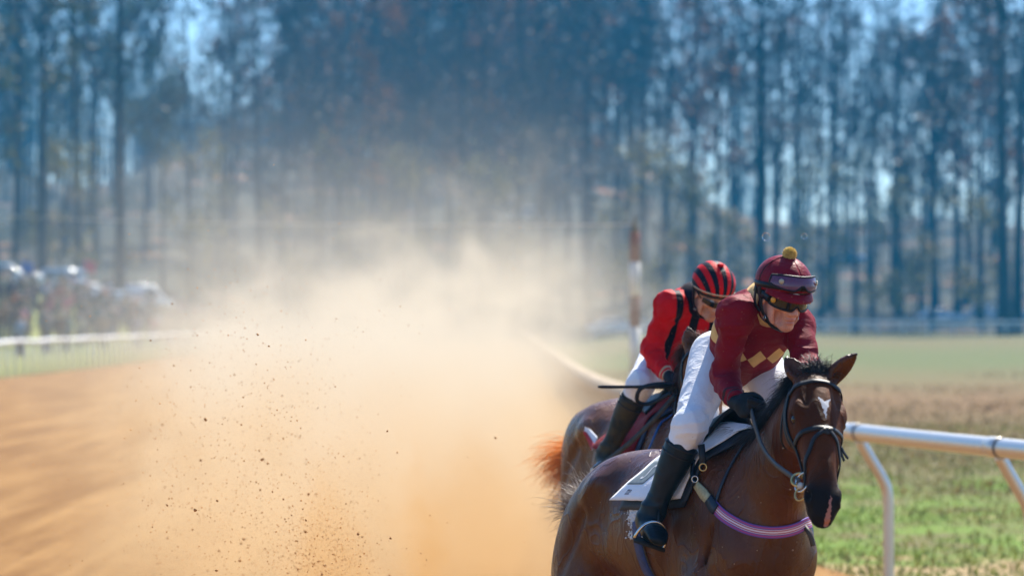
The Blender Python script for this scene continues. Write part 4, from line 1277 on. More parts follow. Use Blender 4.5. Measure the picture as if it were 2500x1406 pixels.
    for i in range(nM):
        lc, nn = surf.near(RW[i]); RW[i] = lc - nn * .004
    d = np.stack([-.55 + rg.normal(size=nM) * .2, mane_r * 1.0 + rg.normal(size=nM) * .3, .25 + rg.normal(size=nM) * .22], 1) @ Mx.T
    v, qd = strands(RW, d, .08 + .07 * rg.random(nM), 8, .0016, 1.6, .09, seed=seed)
    obj('mane', v, qd, hair_mat, root)
    # forelock
    nF = 520
    rf = W(Hd(-.01, 0, .02)) + (rg.normal(size=(nF, 1)) * .020 * (lat @ Mx.T)) + rg.normal(size=(nF, 3)) * .008
    for i in range(nF):
        lc, nn = surf.near(rf[i]); rf[i] = lc - nn * .003
    dl = (lat @ Mx.T); df = (fn @ Mx.T); dhx = -(hx @ Mx.T)
    d = dhx * .75 + df * .25 + np.outer(rg.normal(size=nF) * .55 + .15, dl)
    v, qd = strands(rf, d, .045 + .045 * rg.random(nF), 8, .0017, 1.4, .12, seed=seed + 1)
    obj('forelock', v, qd, hair_mat, root)
    return dict(root=root, W=W, L=L, Hd=lambda s, l, n: W(Hd(s, l, n)), surf=surf, Mx=Mx, S=S, lat=dl, fn=df, hx=-dhx, V=VW, dz=dz)

GALLOP_A = [('hind', -1, [(-.86, .15, 1.12), (-.78, .20, .97), (-1.32, .17, .74), (-1.62, .15, .48), (-1.72, .15, .36)]),
            ('hind', 1, [(-.84, .15, 1.12), (-.56, .20, .92), (-.92, .17, .52), (-.90, .15, .20), (-.82, .15, .08)]),
            ('fore', -1, [(.26, .18, .94), (.58, .16, .70), (.40, .15, .42), (.28, .15, .36)]),
            ('fore', 1, [(.26, .18, .94), (.36, .16, .52), (.50, .15, .16), (.58, .15, .08)])]

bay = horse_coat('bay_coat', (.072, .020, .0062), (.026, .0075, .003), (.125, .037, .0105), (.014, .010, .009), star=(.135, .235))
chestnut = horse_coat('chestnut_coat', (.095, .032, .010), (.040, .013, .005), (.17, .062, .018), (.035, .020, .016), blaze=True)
def hair_mat(name, col, tl_col, mixf):
    m, b, pb = new_mat(name)
    c = b.mix(b.ramp(b.noise(b.coord('Object'), 25, 3), .35, .65), tuple(x * .6 for x in col), col)
    b.l.new(c, pb.inputs['Base Color']); pb.inputs['Roughness'].default_value = .4
    t_ = b.n.new('ShaderNodeBsdfTranslucent'); t_.inputs[0].default_value = (*tl_col, 1)
    mx = b.n.new('ShaderNodeMixShader'); mx.inputs[0].default_value = mixf
    b.l.new(pb.outputs[0], mx.inputs[1]); b.l.new(t_.outputs[0], mx.inputs[2]); b.l.new(mx.outputs[0], b.n['Material Output'].inputs['Surface'])
    return m
hair_black = M('black_hair', (.010, .008, .007), .42, .3, 30, 0, spec=.5)
hair_red = hair_mat('chestnut_hair', (.80, .38, .11), (1.0, .55, .17), .6)
hair_backlit = hair_mat('backlit_tail_hair', (.30, .25, .22), (.60, .50, .42), .4)  # bay's tail: backlit highlights put into a paler hair colour

mane_red = hair_mat('dark_chestnut_hair', (.12, .045, .018), (.25, .09, .03), .25)
GALLOP_B = [(n_, -s_, p_) for n_, s_, p_ in GALLOP_A]
YAW1 = math.radians(22.5)
H1 = make_horse('race_horse', 'dark bay racehorse with small white forehead star, nearest the camera', YAW1, P(1758, 1038, 12.3) + .10 * np.array([math.sin(YAW1), -math.cos(YAW1), 0]),
                dict(poll=P(1992, 925, 11.38), nose=P(2012, 1262, 11.02), yaw=math.radians(17)), bay, hair_black, -1, GALLOP_A, h=.008, seed=3,
                ears=(P(1916, 870, 11.42), P(2093, 858, 11.36)))
YAW2 = math.radians(15)
H2 = make_horse('race_horse', 'chestnut racehorse with white blaze galloping behind the bay horse', YAW2, P(1652, 965, 15.55),
                dict(poll=P(1714, 850, 14.70), nose=P(1742, 1088, 14.36), yaw=math.radians(14)), chestnut, mane_red, -1, GALLOP_B, h=.011, seed=8, tuck=.0, tuck2=.05,
                ears=(P(1680, 797, 14.72), P(1752, 800, 14.70)))

# tails: long hair streaming back from each dock
def tail(H, mat, n, length, base_l, seed, lift, spread, side, droop=.8, wide=.03, hr=.003):
    rg = np.random.default_rng(seed)
    W, Mx = H['W'], H['Mx']
    r = W(np.array(base_l)) + rg.normal(size=(n, 3)) * wide * np.array([1, 1, .8])
    clump = rg.normal(size=(14, 3)) * spread
    ci = rg.integers(0, 14, n)
    d = np.array([-1, side, lift]) + clump[ci] + rg.normal(size=(n, 3)) * spread * .25
    v, q = strands(r, d @ Mx.T, length * (.55 + .55 * rg.random(n)), 10, hr, droop, .10, seed=seed)
    return obj('tail', v, q, mat, H['root'])
tail(H1, hair_backlit, 1300, .24, (-.97, -.05, 1.43), 5, 1.3, .34, -.35, 1.2, .030, .0018)
tail(H2, hair_red, 1300, .36, (-1.08, -.04, 1.27), 6, -.05, .36, -.85, .9, .035, .0022)
# ------------------------------------------------------------------ jockeys
def frame(yaw, pitch, roll=0.0):
    """columns forward, left, up of a head; yaw to picture-right from facing the camera, pitch down"""
    f = np.array([math.sin(yaw) * math.cos(pitch), -math.cos(yaw) * math.cos(pitch), -math.sin(pitch)])
    l = np.array([math.cos(yaw), math.sin(yaw), 0.0])
    u = np.cross(f, l)
    l, u = l * math.cos(roll) + u * math.sin(roll), u * math.cos(roll) - l * math.sin(roll)
    return np.stack([f, l, u], 1)

def add_hand(f, wrist, a, b, c, inf=0.0, curl=1.0, k=.006):
    """a: to the knuckles, b: where the palm faces, c: thumb side"""
    a, b, c = unit(a), unit(b), unit(c)
    w_ = np.asarray(wrist, float)
    f.ell(w_ + a * .050 - b * .002, (.050 + inf, .017 + inf, .040 + inf), R=[a, b, c], k=.012)
    f.limb([w_ - a * .02, w_ + a * .03], [.027 + inf, .028 + inf], k=.012, sub=1)
    f.ell(w_ + a * .035 + c * .022 + b * .010, (.030 + inf, .017 + inf, .018 + inf), R=[a, b, c], k=.010)
    for i, Ln in enumerate((.042, .047, .044, .034)):
        p = w_ + a * (.088 - .004 * abs(i - 1)) + c * (.029 - .0195 * i) - b * .003
        pts = [p]; ang = 0
        for j, (da, sc) in enumerate(((.75, 1), (1.35, .66), (.85, .55))):
            ang += da * curl
            p = p + (a * math.cos(ang) + b * math.sin(ang)) * Ln * sc
            pts.append(p)
        f.limb(pts, [.0100 + inf, .0098 + inf, .0088 + inf, .0075 + inf], k=k, sub=2)
    p0 = w_ + a * .028 + c * .032 + b * .008
    p1 = p0 + unit(a * .75 + c * .45 + b * .45) * .040
    p2 = p1 + unit(a * .55 - c * .25 + b * .75) * .030
    p3 = p2 + unit(a * .25 - c * .7 + b * .6) * .022
    f.limb([p0, p1, p2, p3], [.0140 + inf, .0115 + inf, .0102 + inf, .0085 + inf], k=k, sub=2)

def torso_st(J, inf, cut=0):
    pl, ch, nb = J['pelvis'], J['chest'], J['neck']
    st = [(*pl, .150 + inf, .105 + inf, .110 + inf), (*(pl * .55 + ch * .45), .128 + inf, .092 + inf, .100 + inf), (*ch, .155 + inf, .108 + inf, .120 + inf),
          (*(ch * .35 + nb * .65), .150 + inf, .085 + inf, .105 + inf), (*nb, .075 + inf, .05 + inf, .06 + inf)]
    return st[cut:]

def skin_mat(name, col, lip):
    m, b, pb = new_mat(name)
    co = b.coord('Object')
    c = b.mix(b.ramp(b.noise(co, 35, 4), .3, .7), tuple(x * .82 for x in col), tuple(min(1, x * 1.15) for x in col))
    c = b.mix(b.attr('lip'), c, lip)
    c = b.mix(b.math('MULTIPLY', b.attr('stubble'), b.ramp(b.noise(co, 300, 2), .35, .6)), c, tuple(x * .55 for x in col))
    b.l.new(c, pb.inputs['Base Color'])
    pb.inputs['Roughness'].default_value = .48
    pb.inputs['Subsurface Weight'].default_value = .15
    pb.inputs['Subsurface Radius'].default_value = (.012, .004, .002)
    pb.inputs['Subsurface Scale'].default_value = .4
    b.l.new(b.bump(b.noise(co, 260, 3), .12, .001), pb.inputs['Normal'])
    return m

def wrinkle(V, N, axis, amp, sc, seed=0, where=None):
    """cloth folds: ridged noise stretched along axis"""
    axis = unit(axis)
    al = V @ axis
    q = V - np.outer(al, axis) * .65
    n = vnoise(q * sc + seed)
    n2 = vnoise(q * sc * 2.3 + seed + 31)
    d = (1 - np.abs(n)) ** 2 * amp - amp * .4 + n2 * amp * .3
    if where is not None: d = d * where
    return V + N * d[:, None]

def make_jockey(J, label, mats, h, seed):
    R = J['R']; hc = J['head']
    Hp = lambda f, l, u: hc + R @ np.array([f, l, u])
    RR = R.T
    sp = unit(J['neck'] - J['pelvis'])
    lat = J['shL'] - J['shR']; lat = unit(lat - sp * (lat @ sp))
    front = np.cross(lat, sp)
    if front @ np.array([0, -1, -.5]) < 0: front = -front
    allp = np.array([J[k_] for k_ in J if k_ not in ('R', 'handR', 'handL')])
    lo, hi = allp.min(0) - .24, allp.max(0) + .24
    root = thing('person', label, 'jockey', np.array([*J['pelvis'][:2], J['ankR'][2] - .1]))
    sides = (('R', -1), ('L', 1))

    def arms(f, inf, cut=1.0, k=.03, sleeve=0.0):
        for sd, sg in sides:
            a, e, w_ = J['sh' + sd], J['el' + sd], J['wr' + sd]
            we = e + (w_ - e) * cut
            r0 = inf + sleeve
            f.limb([a, a * .5 + e * .5, e * .93 + a * .07], [.050 + r0, .045 + r0, .041 + r0], k=k)
            f.limb([e * .95 + a * .05, e * .6 + we * .4, we], [.044 + r0, .042 + r0 * .8, .032 + inf + sleeve * .15], k=.02)
            f.ell(a - sp * .020, np.array([.050, .050, .050]) + inf, k=.06)
            f.limb([J['neck'] * .75 + a * .25 - sp * .02, a - sp * .005], [.055 + inf, .046 + inf], k=.05, sub=1)
    def legs(f, inf, frac=1.0, k=.04):
        for sd, sg in sides:
            hp, kn, an = J['hip' + sd], J['kn' + sd], J['ank' + sd]
            f.limb([hp, hp * .6 + kn * .4, kn * .92 + hp * .08], [.094 + inf, .078 + inf, .058 + inf], k=k)
            f.ell(kn, np.array([.058, .058, .060]) + inf, k=.03)
            e = kn + (an - kn) * frac
            rr = np.interp([0, .5 * frac, frac], [0, .3, .65, 1], [.054, .050, .042, .035]) + inf
            f.limb([kn, kn * .5 + e * .5, e], rr, k=.025)
    def foot(f, inf):
        for sd, sg in sides:
            an, toe = J['ank' + sd], J['toe' + sd]
            d = unit(toe - an); dn = unit(an - J['kn' + sd])
            heel = an + dn * .045 - d * .045
            ball = toe - d * .055
            f.loft([(*(heel), .030 + inf, .035 + inf, .03 + inf), (*(an * .5 + toe * .5 + dn * .028), .038 + inf, .040 + inf, .028 + inf), (*ball, .045 + inf, .028 + inf, .024 + inf), (*toe, .030 + inf, .016 + inf, .016 + inf)], up=-dn, k=.02)
            f.limb([an - dn * .02, heel * .5 + an * .5 + d * .02], [.040 + inf, .040 + inf], k=.03, sub=1)

    # ---- body, one skin
    f = Field(lo, hi, h)
    f.loft(torso_st(J, -.014), up=front, k=.03)
    arms(f, -.011); legs(f, -.010); foot(f, -.008)
    for sd, sg in sides:
        add_hand(f, J['wr' + sd], *J['hand' + sd])
    f.limb([J['neck'] - sp * .03, Hp(-.028, 0, -.055)], [.060, .054], k=.03)
    e = lambda c, r, k=.012, op='u': f.ell(Hp(*c), r, RR, k, op)
    e((-.014, 0, .035), (.098, .077, .090), .02)
    e((.030, 0, -.035), (.064, .060, .080), .03)
    e((.066, 0, -.100), (.024, .030, .022), .022)
    for s in (-1, 1):
        e((.022, s * .046, -.072), (.050, .015, .030), .025)
        e((.064, s * .042, -.022), (.020, .022, .018), .018)
        e((-.006, s * .078, -.010), (.019, .009, .032), .006)
        e((-.002, s * .086, -.006), (.009, .005, .018), .004, 's')
        e((.091, s * .031, .001), (.014, .018, .011), .010, 's')
        e((.098, s * .012, -.041), (.010, .009, .008), .006)
        e((.060, s * .040, -.062), (.018, .012, .030), .02, 's')
    e((.084, 0, .020), (.014, .050, .011), .012)
    f.loft([(*Hp(.088, 0, .006), .009, .009, .012), (*Hp(.101, 0, -.018), .010, .010, .014), (*Hp(.111, 0, -.036), .012, .010, .012)], up=R[:, 0], k=.010)
    e((.087, 0, -.0655), (.011, .023, .0065), .006)
    e((.084, 0, -.0800), (.012, .020, .0065), .006)
    e((.098, 0, -.0725), (.012, .024, .0028), .003, 's')
    V, Q = f.mesh(); V = relax(V, Q, 2, .4)
    q = (V - hc) @ R
    lip = ((np.abs(q[:, 2] + .0725) < .013) & (np.abs(q[:, 1]) < .025) & (q[:, 0] > .078)) * np.clip(1 - np.abs(q[:, 1]) / .026, 0, 1)
    stub = np.clip((-.03 - q[:, 2]) / .03, 0, 1) * (q[:, 0] > -.02) * np.clip((.16 - np.linalg.norm(q, axis=1)) / .02, 0, 1)
    obj('body', V, Q, mats['skin'], root, attrs=dict(lip=lip * .8, stubble=stub * .5))
    # ---- jersey
    f = Field(lo, hi, h * 1.15)
    f.loft(torso_st(J, .006), up=front, k=.03)
    f.d += 0
    arms(f, .000, .86, .05, .007)
    f.ell(J['pelvis'] * .45 + J['chest'] * .55 + front * .045, (.125, .150, .075), R=[lat, sp, front], k=.05)
    V, Q = f.mesh(); V = relax(V, Q, 2, .4); N = vnormals(V, Q)
    # which vertices are sleeve, and how far down it
    def seg(p, a, b):
        ab = b - a; t = np.clip(((p - a) @ ab) / (ab @ ab), 0, 1)
        return np.linalg.norm(p - a - t[:, None] * ab, axis=1), t
    dT = seg(V, J['pelvis'], J['neck'])[0] - .075
    armt = np.full(len(V), -1.0); best = dT.copy()
    for sd, sg in sides:
        d1, t1 = seg(V, J['sh' + sd], J['el' + sd]); d2, t2 = seg(V, J['el' + sd], J['wr' + sd])
        dd = np.where(d2 < d1, d2, d1); tt = np.where(d2 < d1, 1 + t2, t1)
        m = dd < best
        armt[m] = tt[m]; best[m] = dd[m]
    on_arm = armt >= 0
    dA = np.minimum.reduce([np.minimum(seg(V, J['sh' + s_], J['el' + s_])[0], seg(V, J['el' + s_], J['wr' + s_])[0]) for s_ in 'RL'])
    armw = dT - dA
    arm_w = np.clip((armt - .05) * 3, 0, 1)
    V = wrinkle(V, N, sp, .010, 13, seed, np.where(on_arm, .4, 1.0))
    V = wrinkle(V, N, lat, .010, 20, seed + 9, np.where(on_arm, 1.0, .25) * np.clip(2 - np.abs(armt - 1) * 1.0, .4, 1))
    N = vnormals(V, Q); V = V + N * (vnoise(V * 30) * .0016)[:, None]
    c0 = J['chest']
    obj('jersey', V, Q, mats['jersey'], root, attrs=dict(pu=(V - c0) @ lat, pv=(V - c0) @ sp, pn=(V - c0) @ front, armt=armt, armw=armw))
    # ---- breeches
    f = Field(lo, hi, h * 1.15)
    pl = J['pelvis']
    f.loft([(*(pl + sp * .07), .132, .092, .100), (*pl, .155, .110, .118), (*(pl - sp * .06), .150, .105, .110), (*(pl - sp * .11), .11, .08, .09)], up=front, k=.04)
    legs(f, .007, .28)
    V, Q = f.mesh(); V = relax(V, Q, 2, .4); N = vnormals(V, Q)
    nearknee = np.maximum.reduce([np.exp(-(np.linalg.norm(V - J['kn' + s_], axis=1) / .13) ** 2) for s_ in 'RL'])
    V = wrinkle(V, N, np.array([.3, -.6, -.3]), .005, 14, seed + 20, .45 + 1.0 * nearknee)
    N = vnormals(V, Q); V = wrinkle(V, N, np.array([1, 0, .2]), .004, 26, seed + 40, .3 + nearknee)
    obj('breeches', V, Q, mats['breeches'], root)
    # ---- boots
    for sd, sg in sides:
        kn, an, toe = J['kn' + sd], J['ank' + sd], J['toe' + sd]
        pts = np.array([kn, an, toe])
        f = Field(pts.min(0) - .13, pts.max(0) + .13, h)
        ax = an - kn
        f.limb([kn + ax * .24, kn + ax * .45, kn + ax * .72, an], [.064, .059, .046, .041], k=.02)
        sv = {k_: J[k_] for k_ in J}
        d = unit(toe - an); dn = unit(ax)
        heel = an + dn * .045 - d * .045
        ball = toe - d * .055
        f.loft([(*heel, .036, .040, .035), (*(an * .5 + toe * .5 + dn * .028), .043, .045, .032), (*ball, .050, .033, .028), (*toe, .036, .021, .020)], up=-dn, k=.025)
        f.limb([an - dn * .02, heel * .5 + an * .5 + d * .02], [.046, .045], k=.03, sub=1)
        V, Q = f.mesh(); V = relax(V, Q, 2, .4); N = vnormals(V, Q)
        near_an = np.exp(-(np.linalg.norm(V - an, axis=1) / .07) ** 2)
        V = wrinkle(V, N, d, .006, 30, seed + 60, .25 + near_an)
        bt = ((V - kn) @ ax) / (ax @ ax)
        o = obj('boot', V, Q, mats['boot'], root, attrs=dict(bt=bt, sole=np.clip(((V - an) @ dn - .066) / .006, 0, 1)))
        # top cuff
        mb = MB()
        u0 = unit(np.cross(ax, front)); v0 = np.cross(unit(ax), u0)
        for t_, rr in ((.215, .0655), (.30, .0640)):
            aa = np.linspace(0, 2 * math.pi, 25)
            mb.tube(kn + ax * t_ + rr * (np.cos(aa)[:, None] * u0 + np.sin(aa)[:, None] * v0), .0035, 6)
        mb.build('boot_cuff', mats['boot_trim'], o, smooth=True)
    # ---- gloves
    for sd, sg in sides:
        w_ = J['wr' + sd]
        f = Field(w_ - .16, w_ + .16, h * .9)
        add_hand(f, w_ + unit(J['hand' + sd][0]) * .004, *J['hand' + sd], inf=.003)
        V, Q = f.mesh(); V = relax(V, Q, 2, .4)
        obj('glove', V, Q, mats['glove'], root)
    # ---- collar
    mb = MB()
    nk = unit(Hp(-.028, 0, -.055) - J['neck'])
    u0 = unit(np.cross(nk, lat)); v0 = np.cross(nk, u0)
    G = np.array([[J['neck'] + nk * (-.01 + .115 * t) + (.094 - .020 * t) * (math.cos(a) * u0 + math.sin(a) * v0) for a in np.linspace(0, 2 * math.pi, 33)] for t in np.linspace(0, 1, 6)])
    G += (vnoise(G.reshape(-1, 3) * 30) * .004).reshape(G.shape[:2])[..., None] * 1.0
    mb.sheet(G, .006).build('collar', mats['collar'], root, smooth=True)
    return root, Hp, R

def dome(Hp, c, r, rim_f, rim_b, scal=.0, n=48, m=16, thick=.006, top=0.0):
    """helmet shell grid: rim height differs front and back"""
    G = np.zeros((m, n + 1, 3)); A = np.zeros((m, n + 1)); Bq = np.zeros((m, n + 1, 3))
    for j in range(n + 1):
        th = 2 * math.pi * j / n
        rim = (rim_f + rim_b) / 2 + (rim_f - rim_b) / 2 * math.cos(th)
        pm = math.acos(max(-1, min(1, (rim - c[2]) / r[2])))
        for i in range(m):
            ph = pm * (i / (m - 1)) + (1e-3 if i == 0 else 0)
            s = 1 + scal * (abs(math.cos(3 * th)) - .6) * math.sin(ph)
            q = np.array([c[0] + r[0] * math.sin(ph) * math.cos(th) * s, c[1] + r[1] * math.sin(ph) * math.sin(th) * s, c[2] + r[2] * math.cos(ph)])
            Bq[i, j] = q
            G[i, j] = Hp(*q)
    return G, Bq

def lens_patch(Hp, c, r, th0, th1, zt, zb, n=28, m=7, off=0.0):
    """curved visor: zt(th), zb(th) are its edges; th in radians from straight ahead"""
    G = np.zeros((m, n, 3))
    for j in range(n):
        th = th0 + (th1 - th0) * j / (n - 1)
        for i in range(m):
            z = zt(th) + (zb(th) - zt(th)) * i / (m - 1)
            k = math.sqrt(max(.05, 1 - ((z - c[2]) / r[2]) ** 2))
            G[i, j] = Hp(c[0] + (r[0] * k + off) * math.cos(th), c[1] + (r[1] * k + off) * math.sin(th), z)
    return G

def rim_of(G):
    return np.concatenate([G[0, :], G[1:, -1], G[-1, -2::-1], G[-2:0:-1, 0], G[0, :1]])

def disc_at(p, n, r, thick, seg=20):
    n = unit(n); u = unit(np.cross(n, [0.3, .2, 1])); v = np.cross(n, u)
    a = np.arange(seg) * 2 * math.pi / seg
    ring = np.cos(a)[:, None] * u + np.sin(a)[:, None] * v
    V = np.concatenate([p + ring * r, p + ring * r * .85 + n * thick])
    Fc = [tuple(range(seg, 2 * seg)), tuple(range(seg - 1, -1, -1))] + [(i, (i + 1) % seg, seg + (i + 1) % seg, seg + i) for i in range(seg)]
    return V, Fc

def cloth(name, colfn, rough=.75, weave=900, sheen=.08, tint=(1, .6, .6, 1), fold=.22):
    m, b, pb = new_mat(name)
    co = b.coord('Object')
    c = colfn(b)
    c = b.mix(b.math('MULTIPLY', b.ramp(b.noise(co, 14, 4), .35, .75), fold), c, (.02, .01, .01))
    c = b.mix(b.math('MULTIPLY', b.ramp(b.noise(co, 110, 2, .6), .69, .73), .45), c, (.40, .27, .15))      # dried specks of track dirt
    b.l.new(c, pb.inputs['Base Color'])
    pb.inputs['Roughness'].default_value = rough
    pb.inputs['Specular IOR Level'].default_value = .10
    pb.inputs['Sheen Weight'].default_value = sheen
    pb.inputs['Sheen Roughness'].default_value = .3
    pb.inputs['Sheen Tint'].default_value = tint
    h1 = b.noise(co, weave, 2); h2 = b.noise(b.mapping(co, (1, 1, 2.2)), 26, 4, .55, .9)
    b.l.new(b.bump(b.math('ADD', b.math('MULTIPLY', h1, .10), h2), .45, .010), pb.inputs['Normal'])
    return m

MAROON, CREAM, RED, BLACK = (.200, .0060, .018), (.70, .48, .20), (.62, .0060, .011), (.007, .008, .016)
def jersey_maroon(b):
    pu, pv, pn, at = b.attr('pu'), b.attr('pv'), b.attr('pn'), b.attr('armt')
    wd = .082
    s = b.math('SUBTRACT', b.math('FRACT', b.math('ADD', b.math('DIVIDE', b.math('ADD', pu, .008), wd), 20.5)), .5)
    dv = b.math('ABSOLUTE', b.math('DIVIDE', b.math('SUBTRACT', pv, -.006), .050))
    dm = b.math('LESS_THAN', b.math('ADD', b.math('MULTIPLY', b.math('ABSOLUTE', s), 2.0), dv), .97)
    dm = b.math('MULTIPLY', dm, b.math('LESS_THAN', at, 0.0))
    c = b.mix(dm, MAROON, CREAM)
    # dark bands at the cuff
    f1 = b.math('LESS_THAN', b.math('ABSOLUTE', b.math('SUBTRACT', at, 1.86)), .030)
    f2 = b.math('LESS_THAN', b.math('ABSOLUTE', b.math('SUBTRACT', at, 1.72)), .025)
    c = b.mix(b.math('MAXIMUM', f1, f2), c, (.035, .022, .026))
    # a pale diamond on the shoulder sleeve
    return c
def jersey_red(b):
    pu, pv, at = b.attr('pu'), b.attr('pv'), b.attr('armt')
    s = b.math('FRACT', b.math('ADD', b.math('DIVIDE', pu, .098), 20.28))
    st = b.math('LESS_THAN', s, .44)
    st = b.math('MULTIPLY', st, b.math('LESS_THAN', b.attr('armw'), .040))
    c = b.mix(st, RED, BLACK)
    f1 = b.math('LESS_THAN', b.math('ABSOLUTE', b.math('SUBTRACT', at, 1.80)), .022)
    f2 = b.math('LESS_THAN', b.math('ABSOLUTE', b.math('SUBTRACT', at, 1.90)), .022)
    c = b.mix(b.math('MAXIMUM', f1, f2), c, (.55, .38, .24))
    return c
def cap_stripes(b):
    s = b.math('FRACT', b.math('ADD', b.math('DIVIDE', b.attr('ca'), .50), 20.26))
    return b.mix(b.math('LESS_THAN', s, .52), RED, BLACK)

white_breech = cloth('white_breeches', lambda b: b.mix(.0, (.84, .85, .88), (.7, .7, .7)), .7, 1200, .12, (1, 1, 1, 1), .05)
def boot_mat():
    m, b, pb = new_mat('boot_leather')
    co = b.coord('Object')
    c = b.mix(b.ramp(b.noise(co, 9, 4), .35, .7), (.006, .011, .016), (.012, .022, .032))
    c = b.mix(b.attr('sole'), c, (.05, .038, .022))
    b.l.new(c, pb.inputs['Base Color'])
    b.l.new(b.math('ADD', .28, b.math('MULTIPLY', b.noise(co, 20, 3), .25)), pb.inputs['Roughness'])
    pb.inputs['Specular IOR Level'].default_value = .22
    b.l.new(b.bump(b.noise(co, 120, 3), .15, .002), pb.inputs['Normal'])
    return m
boot_m = boot_mat()
def boot_dusty():
    m, b, pb = new_mat('dusty_boot_leather')
    co = b.coord('Object')
    c = b.mix(b.ramp(b.noise(co, 14, 4), .3, .65), (.014, .020, .022), (.060, .046, .022))
    b.l.new(c, pb.inputs['Base Color']); pb.inputs['Roughness'].default_value = .5; pb.inputs['Specular IOR Level'].default_value = .2
    return m
boot_m2 = boot_dusty()
trim_m = M('boot_elastic', (.012, .012, .014), .6, .2, 40, .3, 200)
glove_m = M('black_glove', (.008, .009, .012), .6, .3, 60, .4, 220, spec=.2)
black_m = M('black_strap', (.008, .009, .013), .45, .25, 50, .3, 180, spec=.25)
skin1 = skin_mat('ruddy_skin', (.62, .29, .215), (.46, .13, .11))
skin2 = skin_mat('tanned_skin', (.56, .29, .20), (.42, .14, .11))
brass = M('brass', (.62, .44, .18), .28, .1, 30, .05, 80, metal=1.0)

pH = P
J1 = dict(R=frame(math.radians(27), math.radians(19), math.radians(-2)), head=P(1910, 722, 11.95),
          pelvis=P(1790, 880, 12.46), chest=P(1838, 812, 12.24), neck=P(1872, 742, 12.10),
          shR=P(1797, 765, 11.98), shL=P(1946, 795, 12.16), elR=P(1768, 925, 12.07), elL=P(1968, 900, 12.02),
          wrR=P(1800, 983, 11.87), wrL=P(1935, 1000, 11.80),
          hipR=P(1745, 872, 12.40), hipL=P(1840, 868, 12.50), knR=P(1684, 1042, 12.06), knL=P(1935, 1030, 12.22),
          ankR=P(1590, 1256, 12.15), ankL=P(1925, 1250, 12.42), toeR=P(1606, 1318, 11.97), toeL=P(1965, 1310, 12.24))
_a = unit(P(1862, 1005, 11.72) - J1['wrR'])
J1['handR'] = (_a, np.array([.75, .5, -.25]), np.array([.1, -.35, .9]))
_a = unit(P(1890, 1010, 11.62) - J1['wrL'])
J1['handL'] = (_a, np.array([-.8, -.1, -.25]), np.array([.1, -.35, .9]))
cover1 = cloth('maroon_silk', lambda b: b.mix(0.0, MAROON, MAROON), .42, 1200, .06)
collar1 = cloth('cream_collar', lambda b: b.mix(0.0, CREAM, CREAM), .7, 900, .2)
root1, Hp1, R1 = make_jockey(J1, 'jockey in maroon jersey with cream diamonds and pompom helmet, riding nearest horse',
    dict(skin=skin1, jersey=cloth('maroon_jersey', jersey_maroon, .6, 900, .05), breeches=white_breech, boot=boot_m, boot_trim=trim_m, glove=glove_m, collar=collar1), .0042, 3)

J2 = dict(R=frame(math.radians(24), math.radians(34), math.radians(-3)), head=P(1737, 715, 15.22),
          pelvis=P(1640, 880, 15.74), chest=P(1672, 800, 15.50), neck=P(1696, 735, 15.36),
          shR=P(1633, 742, 15.26), shL=P(1752, 775, 15.42), elR=P(1588, 862, 15.34), elL=P(1775, 872, 15.38),
          wrR=P(1636, 922, 15.16), wrL=P(1712, 945, 15.05),
          hipR=P(1606, 884, 15.68), hipL=P(1678, 880, 15.78), knR=P(1562, 938, 15.30), knL=P(1722, 935, 15.50),
          ankR=P(1482, 1106, 15.44), ankL=P(1748, 1100, 15.72), toeR=P(1482, 1162, 15.25), toeL=P(1772, 1150, 15.52))
J2['handR'] = (unit(P(1662, 955, 15.06) - J2['wrR']), np.array([.75, .4, -.3]), np.array([.1, -.35, .9]))
J2['handL'] = (unit(P(1690, 965, 14.95) - J2['wrL']), np.array([-.8, .1, -.3]), np.array([.1, -.35, .9]))
cover2 = cloth('striped_silk', cap_stripes, .5, 1200, .05)
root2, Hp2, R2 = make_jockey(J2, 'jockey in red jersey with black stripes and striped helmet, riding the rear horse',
    dict(skin=skin2, jersey=cloth('red_jersey', jersey_red, .6, 900, .05), breeches=white_breech, boot=boot_m2, boot_trim=trim_m, glove=glove_m, collar=cloth('black_collar', lambda b: b.mix(0.0, BLACK, BLACK))), .0052, 17)

